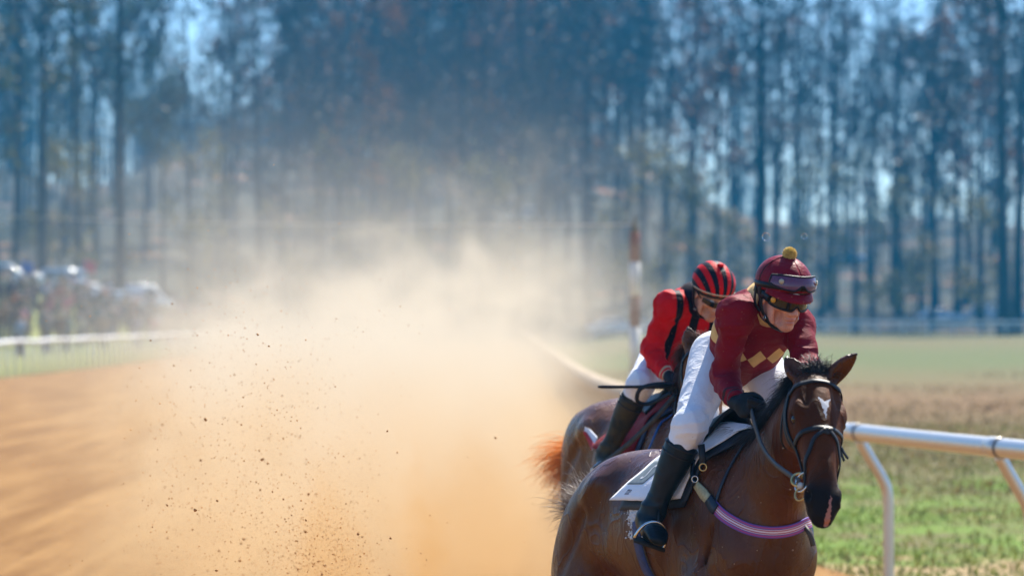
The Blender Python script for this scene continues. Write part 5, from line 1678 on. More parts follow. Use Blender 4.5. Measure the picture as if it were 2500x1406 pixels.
# ---- headgear
def headgear(Hp, R, root, cover, kind):
    c, r = (-.010, 0, .050), (.122, .101, .100)
    sh = MB(); G, B_ = dome(Hp, c, np.array(r) - .006, .030, -.035)
    sh.sheet(G, .006)
    shell = sh.build('helmet', M('helmet_shell', (.018, .018, .021), .42, .2, 30, .1), root, smooth=True)
    cv = MB(); G, B_ = dome(Hp, c, r, .048, -.008, scal=.022 if kind == 1 else .012, n=64, m=20)
    cv.sheet(G, .004)
    ca = np.arctan2(B_[..., 1], B_[..., 2] - c[2] + .12).ravel() * 2.0
    cv.build('helmet_cover', cover, shell, smooth=True, attrs=dict(ca=np.concatenate([ca, ca])))
    # peak
    G = np.zeros((6, 30, 3))
    for j in range(30):
        th = math.radians(-72 + 144 * j / 29)
        out = .028 * max(0, math.cos(th * 1.18)) ** .7
        for i in range(6):
            t = i / 5
            rf = .92
            G[i, j] = Hp(c[0] + (r[0] * .975 + out * t) * math.cos(th), (r[1] * .975 + out * t * .8) * math.sin(th), .040 + .012 * (1 - math.cos(th)) - t * .020 - .008 * t * t)
    if kind == 1:
        MB().sheet(G, .004).build('peak', cover, shell, smooth=True)
    # rim band
    def ring(z0f, z0b, off, rad, mat, nm, flat=1.0):
        pts = []
        for j in range(49):
            th = 2 * math.pi * j / 48
            z = (z0f + z0b) / 2 + (z0f - z0b) / 2 * math.cos(th)
            k = math.sqrt(max(.05, 1 - ((z - c[2]) / r[2]) ** 2))
            pts.append(Hp(c[0] + (r[0] * k + off) * math.cos(th), (r[1] * k + off) * math.sin(th), z))
        MB().tube(pts, rad, 6, caps=False).build(nm, mat, shell, smooth=True)
    if kind == 1:
        G = np.zeros((3, 49, 3))
        for j in range(49):
            th = 2 * math.pi * j / 48
            for i in range(3):
                z = .058 * .5 + .012 * .5 + (.058 - .006) / 2 * math.cos(th) + .022 * (1 - i) * .5 + .006
                k = math.sqrt(max(.05, 1 - ((z - c[2]) / r[2]) ** 2))
                G[i, j] = Hp(c[0] + (r[0] * k + .004) * math.cos(th), (r[1] * k + .004) * math.sin(th), z)
        MB().sheet(G, .003).build('goggle_strap', black_m, shell, smooth=True)
        # raised goggles on the helmet front
        zt = lambda th: .108 - .014 * (abs(th) / 1.15) ** 3
        zb = lambda th: .056 + .022 * math.exp(-(th / .16) ** 2) + .012 * (abs(th) / 1.15) ** 4
        G = lens_patch(Hp, c, r, -1.12, 1.12, zt, zb, 34, 7, .016)
        lens = MB().sheet(G, .003).build('goggle_lens', glass_mat('violet_lens', (.16, .06, .14), .12, .62), shell, smooth=True)
        MB().tube(rim_of(G), .0042, 6, caps=False).build('goggle_frame', black_m, lens, smooth=True)
        # dark goggles over the eyes
    if kind == 1:
        zt2 = lambda th: .030 - .006 * (abs(th) / 1.3) ** 2
        zb2 = lambda th: -.026 + .020 * math.exp(-(th / .15) ** 2) + .012 * (abs(th) / 1.3) ** 3
        G = lens_patch(Hp, (.010, 0, .005), (.101, .084, .20), -1.25, 1.25, zt2, zb2, 40, 8, .004)
        lens = MB().sheet(G, .003).build('dark_goggle_lens', glass_mat('smoked_lens', (.006, .006, .006), .12, 1.0, .15), root, smooth=True)
        MB().tube(rim_of(G), .0048, 6, caps=False).build('dark_goggle_frame', black_m, lens, smooth=True)
        for s in (-1, 1):
            th = s * 1.02
            p = Hp(.010 + .112 * math.cos(th), .096 * math.sin(th), .004); n_ = R @ np.array([math.cos(th), math.sin(th) * 1.2, 0])
            V, Fc = disc_at(p, n_, .0115, .004)
            obj('vent_disc', V, Fc, M('amber_disc', (.62, .30, .03), .35, .1, 60, .1), lens)
            th = s * .74
            p = Hp(c[0] + (r[0] + .014) * math.cos(th), (r[1] + .014) * math.sin(th), .084); n_ = R @ np.array([math.cos(th), math.sin(th) * 1.2, .1])
            V, Fc = disc_at(p, n_, .0105, .004)
            obj('vent_disc', V, Fc, M('pale_disc', (.42, .38, .28), .35, .1, 60, .1), shell)
            mb = MB()
            strap(mb, [Hp(.050, s * .092, .004), Hp(.0, s * .094, .008), Hp(-.06, s * .092, .012)], .030, .004, nrm_hint=R @ np.array([0, s, 0]))
            mb.build('goggle_strap', black_m, lens)
    else:
        for s in (-1, 1):
            zt2 = lambda th: .012; zb2 = lambda th: -.018 + .010 * abs(abs(th) - .4)
            G = lens_patch(Hp, (.010, 0, .005), (.098, .082, .20), s * .10, s * 1.05, zt2, zb2, 16, 6, .006)
            ln = MB().sheet(G, .003).build('sunglass_lens', glass_mat('smoked_lens2', (.006, .006, .006), .12, 1.0, .15), root, smooth=True)
            mb = MB(); mb.tube([Hp(.058, s * .084, .004), Hp(0, s * .086, .006), Hp(-.05, s * .084, .006)], .0035, 6); mb.build('temple_arm', black_m, ln)
    # eyes behind the glass
    for s in (-1, 1):
        bm = bmesh.new(); bmesh.ops.create_uvsphere(bm, u_segments=12, v_segments=8, radius=.0118)
        me = np.array([v.co for v in bm.verts]) + Hp(.0775, s * .031, .0); fc = [[v.index for v in q_.verts] for q_ in bm.faces]; bm.free()
        obj('eye', me, fc, M('eye_white', (.7, .67, .62), .15, 0, 1, 0), root)
    # harness
    for s in (-1, 1):
        mb = MB()
        strap(mb, [Hp(-.012, s * .102, .030), Hp(-.006, s * .092, -.015), Hp(.010, s * .080, -.062), Hp(.040, s * .046, -.108), Hp(.052, 0, -.126)], .015, .003, nrm_hint=R @ np.array([.25, s, -.25]), taper=[1.3, 1.1, 1, 1.2, 1])
        mb.build('chin_strap', black_m, shell)
        if kind == 1:
            mb = MB(); strap(mb, [Hp(-.040, s * .100, .020), Hp(-.036, s * .092, -.04), Hp(-.01, s * .078, -.07)], .012, .003, nrm_hint=R @ np.array([0, s, 0]))
            mb.build('chin_strap', black_m, shell)
            mb = MB(); mb.tube(crom([Hp(-.012, s * .104, .045), Hp(-.02, s * .104, .07), Hp(-.02, s * .084, .113), Hp(-.015, s * .04, .145), Hp(-.012, s * .01, .153)], 6), .0016, 5)
            mb.build('elastic_cord', black_m, shell)
        mb = MB(); a = np.linspace(0, 6.283, 13)
        mb.tube([Hp(.022, s * .074, -.082) + R @ np.array([.008 * math.cos(t), 0, .008 * math.sin(t)]) for t in a], .0014, 5, caps=False)
        mb.build('buckle', steel, shell, smooth=True)
    return shell
hat1 = headgear(Hp1, R1, root1, cover1, 1)
hat2 = headgear(Hp2, R2, root2, cover2, 2)

# pompom of mustard wool
_c = Hp1(-.010, 0, .163)
_n = 1600
_d = RNG.normal(size=(_n, 3)); _d /= np.linalg.norm(_d, axis=1)[:, None]
v, q = strands(_c + _d * .013, _d, .012 + .005 * RNG.random(_n), 4, .0022, 0, .25, seed=4)
obj('pompom', v, q, M('mustard_wool', (.92, .66, .24), .85, .2, 90, 0, spec=.1), hat1)
# a knotted button and band on the striped cap
_b = bmesh.new(); bmesh.ops.create_icosphere(_b, subdivisions=3, radius=.014)
_v = np.array([x.co for x in _b.verts]); _f = [[x.index for x in y.verts] for y in _b.faces]; _b.free()
_v = _v * (1 + .18 * vnoise(_v * 90)[:, None]) * np.array([1.2, 1.2, .7])
obj('button', _v + Hp2(-.010, 0, .152), _f, cloth('red_button', lambda b: b.mix(0.0, RED, RED)), hat2)
_pts = []
for j in range(49):
    th = 2 * math.pi * j / 48; z = .054 * .5 + .0 + .030 * math.cos(th)
    k = math.sqrt(max(.05, 1 - ((z - .05) / .100) ** 2))
    _pts.append(Hp2(-.010 + (.122 * k + .002) * math.cos(th), (.101 * k + .002) * math.sin(th), z))
MB().tube(_pts, .0042, 6, caps=False).build('elastic_band', M('cream_elastic', (.52, .36, .22), .7, .1, 60, .2, 300), hat2, smooth=True)

# printed oval on the front of the helmet, under the peak
def text_mesh(txt, size):
    cu = bpy.data.curves.new('lettering', 'FONT'); cu.body = txt; cu.size = size; cu.align_x = 'CENTER'; cu.align_y = 'CENTER'
    cu.resolution_u = 2
    o = bpy.data.objects.new('lettering', cu); COL.objects.link(o)
    dg = bpy.context.evaluated_depsgraph_get()
    me = bpy.data.meshes.new_from_object(o.evaluated_get(dg))
    V = np.array([v.co for v in me.vertices]); Fc = [tuple(p.vertices) for p in me.polygons]
    bpy.data.objects.remove(o); bpy.data.meshes.remove(me)
    return V, Fc
def on_shell(x, y):
    th = x / .118 - .12; z = .036 + y
    k = math.sqrt(max(.05, 1 - ((z - .05) / .094) ** 2))
    return Hp1(-.010 + (.116 * k + .0045) * math.cos(th), (.095 * k + .0045) * math.sin(th), z)
_G = np.zeros((5, 25, 3))
for j in range(25):
    x = -.026 + .052 * j / 24; hh = .0072 * math.sqrt(max(.02, 1 - (x / .0265) ** 2))
    for i in range(5): _G[i, j] = on_shell(x, hh - 2 * hh * i / 4)
stk = MB().sheet(_G, .0012).build('sticker', M('sticker_white', (.75, .73, .70), .4, .05, 50, 0), hat1)
tv, tf = text_mesh('CHAMPION', .0085)
_tv = np.array([on_shell(a[0], a[1]) for a in tv]); _tv += (R1 @ np.array([1, 0, 0])) * .0016
obj('lettering', _tv, tf, M('ink', (.03, .03, .035), .5, 0, 10, 0), stk, smooth=False)
# ------------------------------------------------------------------ bridles, saddles, straps
leather = M('dark_leather', (.010, .012, .016), .52, .3, 40, .25, 150, .002, spec=.35)
leather_b = M('blue_black_webbing', (.012, .022, .040), .5, .3, 40, .3, 250, .002)
rubber = M('grey_rubber_rein', (.055, .060, .065), .6, .25, 60, .5, 250, .002)

def ray(H, x, y):
    o = Vector((0, 0, CH)); d = (Vector(P(x, y, 12.0)) - o).normalized()
    l, n, i, dist = H['surf'].t.ray_cast(o, d)
    return np.array(l) if l is not None else None
def rays(H, pts):
    return [q for q in (ray(H, *p) for p in pts) if q is not None]
def ring(mb, c, n, r, tube=.004, seg=20, squash=1.0):
    n = unit(n); u = unit(np.cross(n, [.2, .1, 1])); v = np.cross(n, u)
    a = np.linspace(0, 2 * math.pi, seg + 1)
    mb.tube(np.asarray(c) + r * (np.cos(a)[:, None] * u + squash * np.sin(a)[:, None] * v), tube, 7, caps=False)

def bridle(H, label, full, bit_mat):
    Hd, sf = H['Hd'], H['surf']
    root = thing('bridle', label, 'bridle', Hd(.02, 0, 0))
    def st(nm, pts, w_, parent=root, mat=leather, off=.003, thick=.005, n=8):
        mb = MB(); strap(mb, pts, w_, thick, sf, off, n); return mb.build(nm, mat, parent)
    st('browband', [Hd(.075, -.105, -.02), Hd(.060, -.08, .04), Hd(.052, -.04, .065), Hd(.050, 0, .072), Hd(.052, .04, .065), Hd(.060, .08, .04), Hd(.075, .105, -.02)], .018)
    st('headpiece', [Hd(.08, -.105, -.03), Hd(.02, -.085, -.05), Hd(-.03, 0, -.06), Hd(.02, .085, -.05), Hd(.08, .105, -.03)], .022)
    for s in (-1, 1):
        ck = st('cheekpiece', [Hd(.07, s * .105, -.025), Hd(.16, s * .115, -.045), Hd(.26, s * .09, -.055), Hd(.36, s * .07, -.055), Hd(.425, s * .062, -.05)], .016)
        st('throat_lash', [Hd(.07, s * .105, -.04), Hd(.14, s * .105, -.09), Hd(.20, s * .085, -.15), Hd(.22, s * .03, -.18)], .013)
        if full:
            mb = MB(); strap(mb, [Hd(.07, s * .105, -.045), Hd(.17, s * .115, -.065), Hd(.27, s * .085, -.075)], .013, .004, sf, .003); mb.build('noseband_hanger', leather, root)
            mb = MB(); p = sf.near(Hd(.405, s * .07, -.05)); ring(mb, p[0] + p[1] * .010, H['lat'] * s, .009, .0022, 14); mb.build('buckle', bit_mat, ck, smooth=True)
    st('noseband', [Hd(.275, -.08, -.07), Hd(.268, -.065, .02), Hd(.272, -.03, .058), Hd(.275, 0, .066), Hd(.272, .03, .058), Hd(.268, .065, .02), Hd(.275, .08, -.07)], .018)
    if full:
        for s in (-1, 1):
            st('cross_noseband', [Hd(.275, s * .004, .07), Hd(.32, s * .035, .05), Hd(.39, s * .058, .01), Hd(.46, s * .062, -.035), Hd(.485, s * .045, -.075), Hd(.49, 0, -.09)], .014)
        V, Fc = disc_at(Hd(.277, 0, .074), H['fn'], .021, .010)
        obj('noseband_pad', V, Fc, M('sheepskin_dark', (.018, .022, .030), .8, .3, 90, .5, 200), root)
    for s in (-1, 1):
        p, n = sf.near(Hd(.43, s * .065, -.045))
        mb = MB(); ring(mb, p + n * .012 + H['hx'] * .004, H['lat'] * s * .85 + H['fn'] * .4, .036, .0042, 26); bt = mb.build('bit_ring', steel, root, smooth=True)
        if full:
            mb = MB(); ring(mb, p + n * .016 - H['hx'] * .020 - H['fn'] * .018, H['lat'] * s * .5 + H['fn'] * .85, .027, .0050, 24); mb.build('rein_ring', brass, bt, smooth=True)
            mb = MB(); ring(mb, p + n * .016 + H['hx'] * .048, H['lat'] * s * .8 + H['fn'] * .5, .030, .0032, 22); mb.build('lower_ring', brass, bt, smooth=True)
            V, Fc = disc_at(p + n * .016 + H['hx'] * .02, H['fn'] * .7 + H['lat'] * s, .013, .010); obj('bit_cheek', V, Fc, M('bone_white', (.55, .50, .42), .4, .1, 60, .1), bt)
    return root

br1 = bridle(H1, 'dark leather bridle with crossed noseband and ring bit on bay horse', True, brass)
br2 = bridle(H2, 'dark leather bridle on the chestnut horse with white blaze', False, steel)
# reins of the near horse: bit -> along the neck -> hands
for s, hand in ((-1, J1['wrR'] + unit(J1['handR'][0]) * .09), (1, J1['wrL'] + unit(J1['handL'][0]) * .09)):
    p, n = H1['surf'].near(H1['Hd'](.43, s * .065, -.045)); p = p + n * .02
    mid = ray(H1, 1880, 1090) if s < 0 else None
    if mid is None:
        q_ = H1['L'](ray(H1, 1880, 1090)); mid = H1['W'](q_ * np.array([1, -1, 1]))
    mb = MB(); nn = H1['surf'].near(mid)[1]
    strap(mb, [p, p * .5 + mid * .5 + nn * .035, mid + nn * .030, mid * .4 + hand * .6 + nn * .015, hand] if s < 0 else [p - np.array([.0, -.01, 0]), p * .75 + hand * .25 - np.array([.03, -.02, .0]), p * .4 + hand * .6, hand], .019, .005, nrm_hint=unit(nn + np.array([0, -.4, 0])), n=10)
    mb.build('rein', rubber, br1)
for s, hand in ((-1, J2['wrR'] + unit(J2['handR'][0]) * .09), (1, J2['wrL'] + unit(J2['handL'][0]) * .09)):
    p, n = H2['surf'].near(H2['Hd'](.43, s * .065, -.045)); p = p + n * .02
    mb = MB(); strap(mb, [p, p * .5 + hand * .5 + np.array([s * .05, 0, -.05]), hand], .019, .005, nrm_hint=(s, -.3, .2), n=10)
    mb.build('rein', leather, br2)
# loose strap ends at the far side of the noseband
for k_, (dx, dz) in enumerate(((.026, -.060), (.040, -.052))):
    p = H1['Hd'](.285, .060, .012)
    mb = MB(); strap(mb, [p, p + np.array([.012 + k_ * .004, -.004, -.012]), p + np.array([dx * .6, -.006, dz * .55]), p + np.array([dx, -.004, dz])], .010, .003, nrm_hint=(.6, -.8, .1))
    mb.build('strap_end', leather, br1)

def wrap(H, x0, x1, f0, f1, off, nx=20, nf=36, flare=0.0, seed=0, thick=.005):
    """a cloth laid over the back: x range (functions of angle) and angle range from the spine"""
    G = np.zeros((nx, nf, 3)); NN = np.zeros((nx, nf, 3))
    W, sf = H['W'], H['surf']
    for j in range(nf):
        ph = f0 + (f1 - f0) * j / (nf - 1)
        for i in range(nx):
            x = x0(ph) + (x1(ph) - x0(ph)) * i / (nx - 1)
            g = W(np.array([x, math.sin(ph) * .42, 1.20 + math.cos(ph) * .42]))
            l, n = sf.near(g)
            e = flare * max(0, abs(ph) - .75) ** 1.5 * (1 - i / (nx - 1)) ** 1.2
            G[i, j] = l; NN[i, j] = n
            G[i, j] = l + n * (off + e)
    for _ in range(3):
        G[1:-1] = (G[:-2] + 2 * G[1:-1] + G[2:]) / 4
        G[:, 1:-1] = (G[:, :-2] + 2 * G[:, 1:-1] + G[:, 2:]) / 4
    G += NN * ((vnoise(G.reshape(-1, 3) * 11 + seed).reshape(nx, nf) * .006 + .004))[..., None] * (1 if flare else .3)
    return G, NN

def saddle_set(H, lab_s, lab_c, col_cloth, col_pad, J, sole_shift, kind):
    W, sf = H['W'], H['surf']
    base = W(np.array([-.05, 0, 1.0]))
    # pad, cloth, saddle from below upwards
    root = thing('saddle', lab_s, 'saddle', W(np.array([-.05, 0, 1.46])))
    G, NN = wrap(H, lambda p: -.24, lambda p: .405 - .20 * (abs(p) / 1.3) ** 1.2, -1.32, 1.32, .008)
    MB().sheet(G, .008, NN).build('saddle_pad', col_pad, root, smooth=True)
    c_root = None
    G, NN = wrap(H, lambda p: -.10 - .14 * abs(p) ** 1.5, lambda p: .36 - .20 * (abs(p) / 1.3) ** 1.2, -1.22, 1.22, .019, 26, 44, .07 if kind == 1 else .04, 5)
    cl = MB().sheet(G, .004, NN).build('saddle_cloth', col_cloth, None, org=G[0, 22], smooth=True)
    tag(cl, lab_c, 'saddle cloth')
    CG, CN = G.copy(), NN.copy()
    Gs, NNs = wrap(H, lambda p: -.12, lambda p: .25 - .20 * abs(p) ** 1.0, -.56, .56, .030, 18, 30)
    for i in range(18):
        t = i / 17
        for j in range(30):
            c_ = math.exp(-((j - 14.5) / 6.0) ** 2)
            Gs[i, j, 2] += c_ * (.035 * (abs(t - .45) * 2) ** 2 + .012)
    MB().sheet(Gs, .014, NNs).build('seat', leather, root, smooth=True)
    # girth straps
    for xx, ww, mt in ((-.015, .052, M('blue_webbing', (.016, .040, .14), .6, .3, 60, .5, 300)), (-.018, .066, M('brown_webbing', (.10, .065, .035), .7, .3, 60, .5, 300))):
        pts = [W(np.array([xx - .06, -.30, 1.22])), W(np.array([xx - .03, -.34, 1.05])), W(np.array([xx, -.25, .84])), W(np.array([xx, 0, .72])), W(np.array([xx, .25, .84])), W(np.array([xx - .03, .34, 1.05])), W(np.array([xx - .06, .30, 1.22]))]
        mb = MB(); strap(mb, pts, ww, .004, sf, .006 if ww < .06 else .001, 8); mb.build('girth', mt, root)
    # stirrups
    for sd in 'RL':
        an, toe, kn = J['ank' + sd], J['toe' + sd], J['kn' + sd]
        d = unit(toe - an); dn = unit(an - kn); sv = unit(np.cross(d, dn))
        c = toe - d * .085 + dn * .010
        aa = np.linspace(-math.pi * .5 - .9, math.pi * 1.5 - math.pi - .0 + .9 + math.pi, 30)
        pts = []
        for t in np.linspace(0, math.pi, 22):
            pts.append(c + sv * .062 * math.cos(t) - dn * (.085 * math.sin(t) - .045))
        pts = [c + sv * .055 + dn * .052] + pts + [c - sv * .055 + dn * .052]
        iron = MB().tube(np.array(pts), .0062, 8).build('stirrup_iron', steel, root, smooth=True)
        mb = MB(); mb.box(c + dn * .052, (.13, .045, .010), np.stack([sv, d, dn], 1)); mb.build('tread', M('stirrup_rubber', (.02, .02, .02), .8, .2, 60, .4), iron)
        top = c - dn * .045
        up = sf.near(W(np.array([.02, (-.26 if sd == 'R' else .26), 1.40])))[0]
        nn = sf.near(top)[1]
        mb = MB(); strap(mb, [top, top * .6 + up * .4 + nn * .012, up + nn * .03], .020, .004, nrm_hint=nn); mb.build('stirrup_leather', leather, root)
    return root, cl, (CG, CN)

white_cloth = cloth('white_cloth', lambda b: b.mix(0.0, (.82, .83, .86), (.7, .7, .7)), .75, 1000, .1, (1, 1, 1, 1), .05)
def redwhite(b):
    return b.mix(b.ramp(b.noise(b.coord('Object'), 9, 2), .62, .66), (.22, .006, .012), (.26, .008, .014))
pad1 = M('navy_pad', (.010, .016, .028), .6, .3, 50, .4, 200)
sad1, cl1, Gs1 = saddle_set(H1, 'black racing saddle on the dark bay horse', 'white saddle cloth with grey logo flapping behind the front jockey\'s boot', white_cloth, pad1, J1, 0, 1)
sad2, cl2, Gs2 = saddle_set(H2, 'dark racing saddle on the chestnut horse', 'dark red saddle cloth under the rear jockey in red', cloth('red_cloth', redwhite, .7, 900, .15), M('blue_pad', (.012, .04, .12), .6, .2, 40, .4), J2, 0, 2)

# grey panel and letters printed on the white cloth, behind the boot
def on_cloth(H, pts2, lift):
    """(fraction from the rear edge, angle) -> point on the white cloth"""
    G, N = Gs1; nx, nf = G.shape[:2]; out = []
    for u, ph in pts2:
        a = min(max(u, 0), .999) * (nx - 1); c = min(max((ph + 1.22) / 2.44, 0), .999) * (nf - 1)
        i, j = int(a), int(c); a -= i; c -= j
        bl = lambda A: (A[i, j] * (1 - a) + A[i + 1, j] * a) * (1 - c) + (A[i, j + 1] * (1 - a) + A[i + 1, j + 1] * a) * c
        out.append(bl(G) + bl(N) * (.0022 + lift))
    return np.array(out)
gr = M('print_grey', (.20, .24, .25), .7, .1, 50, 0)
nv = M('print_navy', (.015, .025, .07), .7, .1, 50, 0)
_u = np.linspace(.06, .34, 14); _w = np.linspace(-.66, -1.00, 14)
_G = np.array([on_cloth(H1, [(a, q_) for a in _u], .0010) for q_ in _w])
MB().sheet(_G, .0008).build('logo_panel', gr, cl1, smooth=True)
def print_text(txt, size, x0, ph0, cl, mat, lift, H):
    tv, tf = text_mesh(txt, size)
    p2 = [(x0 + a[0] / .62, ph0 + a[1] / .30) for a in tv]
    obj('lettering', on_cloth(H, p2, lift), tf, mat, cl, smooth=False)
print_text('S', .085, .20, -.83, cl1, M('print_white', (.75, .75, .75), .7, .05, 50, 0), .0026, H1)
print_text('tte', .045, .22, -1.10, cl1, nv, .0012, H1)

# breast girth, striped webbing
def stripes_mat():
    m, b, pb = new_mat('striped_webbing')
    v = b.math('ABSOLUTE', b.attr('sv'))
    c = b.mix(b.math('GREATER_THAN', v, .13), (.72, .62, .66), (.40, .05, .10))
    c = b.mix(b.math('GREATER_THAN', v, .30), c, (.66, .56, .62))
    c = b.mix(b.math('GREATER_THAN', v, .42), c, (.13, .06, .30))
    c = b.mix(b.math('GREATER_THAN', v, .58), c, (.42, .06, .20))
    c = b.mix(b.math('GREATER_THAN', v, .80), c, (.14, .07, .32))
    b.l.new(c, pb.inputs['Base Color']); pb.inputs['Roughness'].default_value = .75
    b.l.new(b.bump(b.noise(b.mapping(b.coord('Object'), (1, 1, 4)), 300, 2), .5, .002), pb.inputs['Normal'])
    return m
bg_root = thing('breast_girth', 'pink, purple and white striped breast girth across the bay horse\'s chest', 'breast girth', ray(H1, 1850, 1298))
pts = rays(H1, [(1742, 1232), (1765, 1256), (1795, 1276), (1830, 1291), (1870, 1298), (1910, 1297), (1945, 1288), (1966, 1277)])
q_ = [H1['L'](p) * np.array([1, -1, 1]) for p in pts[:4]]
far = [H1['W'](p) for p in q_[::-1]]
C = np.array(pts + [far[1], far[2], far[3]])
Cc = crom(C, 10); sfc = H1['surf']
Cc = np.array([(lambda l, n: l + n * .005)(*sfc.near(p)) for p in Cc])
for _ in range(3): Cc[1:-1] = (Cc[:-2] + 2 * Cc[1:-1] + Cc[2:]) / 4
NNb = np.array([sfc.near(p)[1] for p in Cc])
for _ in range(6): NNb[1:-1] = (NNb[:-2] + 2 * NNb[1:-1] + NNb[2:]) / 4
Tb = np.gradient(Cc, axis=0); Tb /= np.linalg.norm(Tb, axis=1)[:, None]
Bb = np.cross(Tb, NNb); Bb /= np.linalg.norm(Bb, axis=1)[:, None]
vs = np.linspace(-1, 1, 13)
G = Cc[None] + vs[:, None, None] * Bb[None] * .0225
a_ = np.repeat(vs, len(Cc))
MB().sheet(G, .005, np.repeat(NNb[None], 13, 0)).build('webbing', stripes_mat(), bg_root, smooth=True, attrs=dict(sv=np.concatenate([a_, a_])))
mb = MB(); strap(mb, rays(H1, [(1704, 1182), (1722, 1205), (1742, 1228)]), .040, .008, sfc, .006, 6, taper=[.75, 1.1, .9]); mb.build('pad', M('cream_felt', (.42, .38, .22), .8, .2, 60, .3), bg_root)
mb = MB(); strap(mb, rays(H1, [(1736, 1218), (1745, 1236), (1752, 1244)]), .043, .010, sfc, .007, 6); mb.build('buckle_keeper', leather_b, bg_root)
mb = MB(); strap(mb, rays(H1, [(1708, 1128), (1702, 1152), (1705, 1185)]), .022, .006, sfc, .020, 6); mb.build('attachment_strap', leather_b, bg_root)
mb = MB(); ring(mb, ray(H1, 1703, 1168) + np.array([-.012, -.034, 0]), (-.3, -.9, 0), .012, .0025, 14); mb.build('buckle', steel, bg_root, smooth=True)
mb = MB(); strap(mb, rays(H1, [(1750, 1225), (1762, 1190), (1785, 1140), (1812, 1095), (1835, 1068)]), .012, .004, sfc, .004, 8); mb.build('neck_strap', leather_b, bg_root)
mb = MB(); _p = ray(H1, 1962, 1282); strap(mb, [_p, _p + np.array([.02, -.02, -.03]), _p + np.array([.034, -.02, -.075])], .018, .004, nrm_hint=(.2, -1, 0)); mb.build('hanging_strap', M('brown_leather', (.05, .035, .02), .5, .2, 40, .2), bg_root)
# girth buckle straps on the saddle front
for (x0, y0, x1, y1) in ((1712, 1085, 1716, 1132),):
    p0, p1 = P(x0, y0, 12.02), P(x1, y1, 12.0)
    mb = MB(); strap(mb, [p0, (p0 + p1) / 2 + np.array([0, -.012, 0]), p1], .026, .006, nrm_hint=(-.3, -.9, .2)); b_ = mb.build('saddle_flap_strap', leather, sad1)
    mb = MB(); ring(mb, p1 + np.array([0, -.008, -.012]), (-.2, -1, 0), .014, .0028, 14); mb.build('buckle', brass, b_, smooth=True)

# sweat lather behind the near boot, on the bay horse
rg = np.random.default_rng(9)
mb = MB()
_ico = bmesh.new(); bmesh.ops.create_icosphere(_ico, subdivisions=1, radius=1.0)
IV = np.array([v.co for v in _ico.verts]); IF = [tuple(v.index for v in f_.verts) for f_ in _ico.faces]; _ico.free()
for k_ in range(700):
    t = rg.random()
    x, y = 1546 + rg.normal() * 8 + 14 * (1 - t) + 6 * math.sin(t * 9), 1195 + t * 118
    p = ray(H1, x, y)
    if p is None: continue
    nn = sfc.near(p)[1]
    mb.add(IV * rg.uniform(.6, 1.4, 3) * (.0022 + .0050 * rg.random() ** 3) + p + nn * .002, IF)
tag(mb.build('sweat_lather', M('lather', (.66, .68, .70), .5, .1, 60, .3), H1['root'], smooth=True), kind='stuff')

# flecks of pale mud thrown on to the bay coat
mb = MB()
for k_ in range(90):
    p = ray(H1, rg.uniform(1420, 1975), rg.uniform(1060, 1400))
    if p is None: continue
    mb.add(IV * np.array([1, 1, .7]) * (.0012 + .0035 * rg.random() ** 3) + p, IF)
tag(mb.build('mud_flecks', M('pale_mud', (.42, .30, .20), .9, .2, 60, 0), H1['root']), kind='stuff')
# whip held by the rear jockey, and his looped rein end
hz = J2['wrR'] + unit(J2['handR'][0]) * .085
p0 = P(1460, 944, 15.22)
dirw = unit(hz - p0)
L_ = np.linalg.norm(hz - p0)
mb = MB(); mb.tube([p0, p0 + dirw * .02, p0 + dirw * L_ * .45, p0 + dirw * L_ * .7, hz + dirw * .10], [.005, .0085, .0075, .010, .012], 8)
wh = mb.build('riding_whip', black_m, None, org=hz, smooth=True); tag(wh, 'black riding whip held by the rear jockey, pointing back over chestnut rump', 'whip')
mb = MB(); strap(mb, [hz + np.array([0, -.02, .01]), P(1610, 937, 15.0), P(1565, 948, 15.0), P(1556, 978, 15.02), P(1585, 985, 15.05), P(1640, 958, 15.0)], .020, .004, nrm_hint=(.1, -.9, .45), n=8)
mb.build('rein_loop', leather, br2)
mb = MB(); strap(mb, [P(1650, 962, 15.0), P(1590, 1030, 15.0), P(1520, 1095, 15.05), P(1450, 1145, 15.15)], .024, .004, nrm_hint=(.1, -.9, .3), n=8)
mb.build('trailing_rein', M('worn_leather', (.035, .038, .036), .6, .3, 30, .3), br2)
mb = MB(); strap(mb, rays(H2, [(1645, 1012), (1622, 1028), (1604, 1056), (1592, 1085), (1580, 1110)]), .010, .005, H2['surf'], .004, 8)
mb.build('blue_strap', M('bright_blue_webbing', (.01, .10, .42), .5, .1, 40, .2), sad2)
# white number cloth with red edge at the rear of the chestnut's saddle cloth
_gx = np.linspace(-.46, -.37, 8); _gp = np.linspace(-1.0, -1.25, 12)
def _oc(x, ph, e):
    l, n = H2['surf'].near(H2['W'](np.array([x, math.sin(ph) * .42, 1.20 + math.cos(ph) * .42]))); return l + n * e
_G = np.array([[_oc(x, q_, .012 + .02 * (q_ + 1.0) ** 2) for x in _gx] for q_ in _gp])
nc = MB().sheet(_G, .004).build('number_cloth', white_cloth, cl2, smooth=True)
_G2 = np.array([[_oc(x, q_, .017 + .02 * (q_ + 1.0) ** 2) for x in _gx] for q_ in _gp[-6:]])
MB().sheet(_G2, .004).build('trim', M('red_trim', (.42, .02, .03), .7, .1, 40, .2), nc, smooth=True)
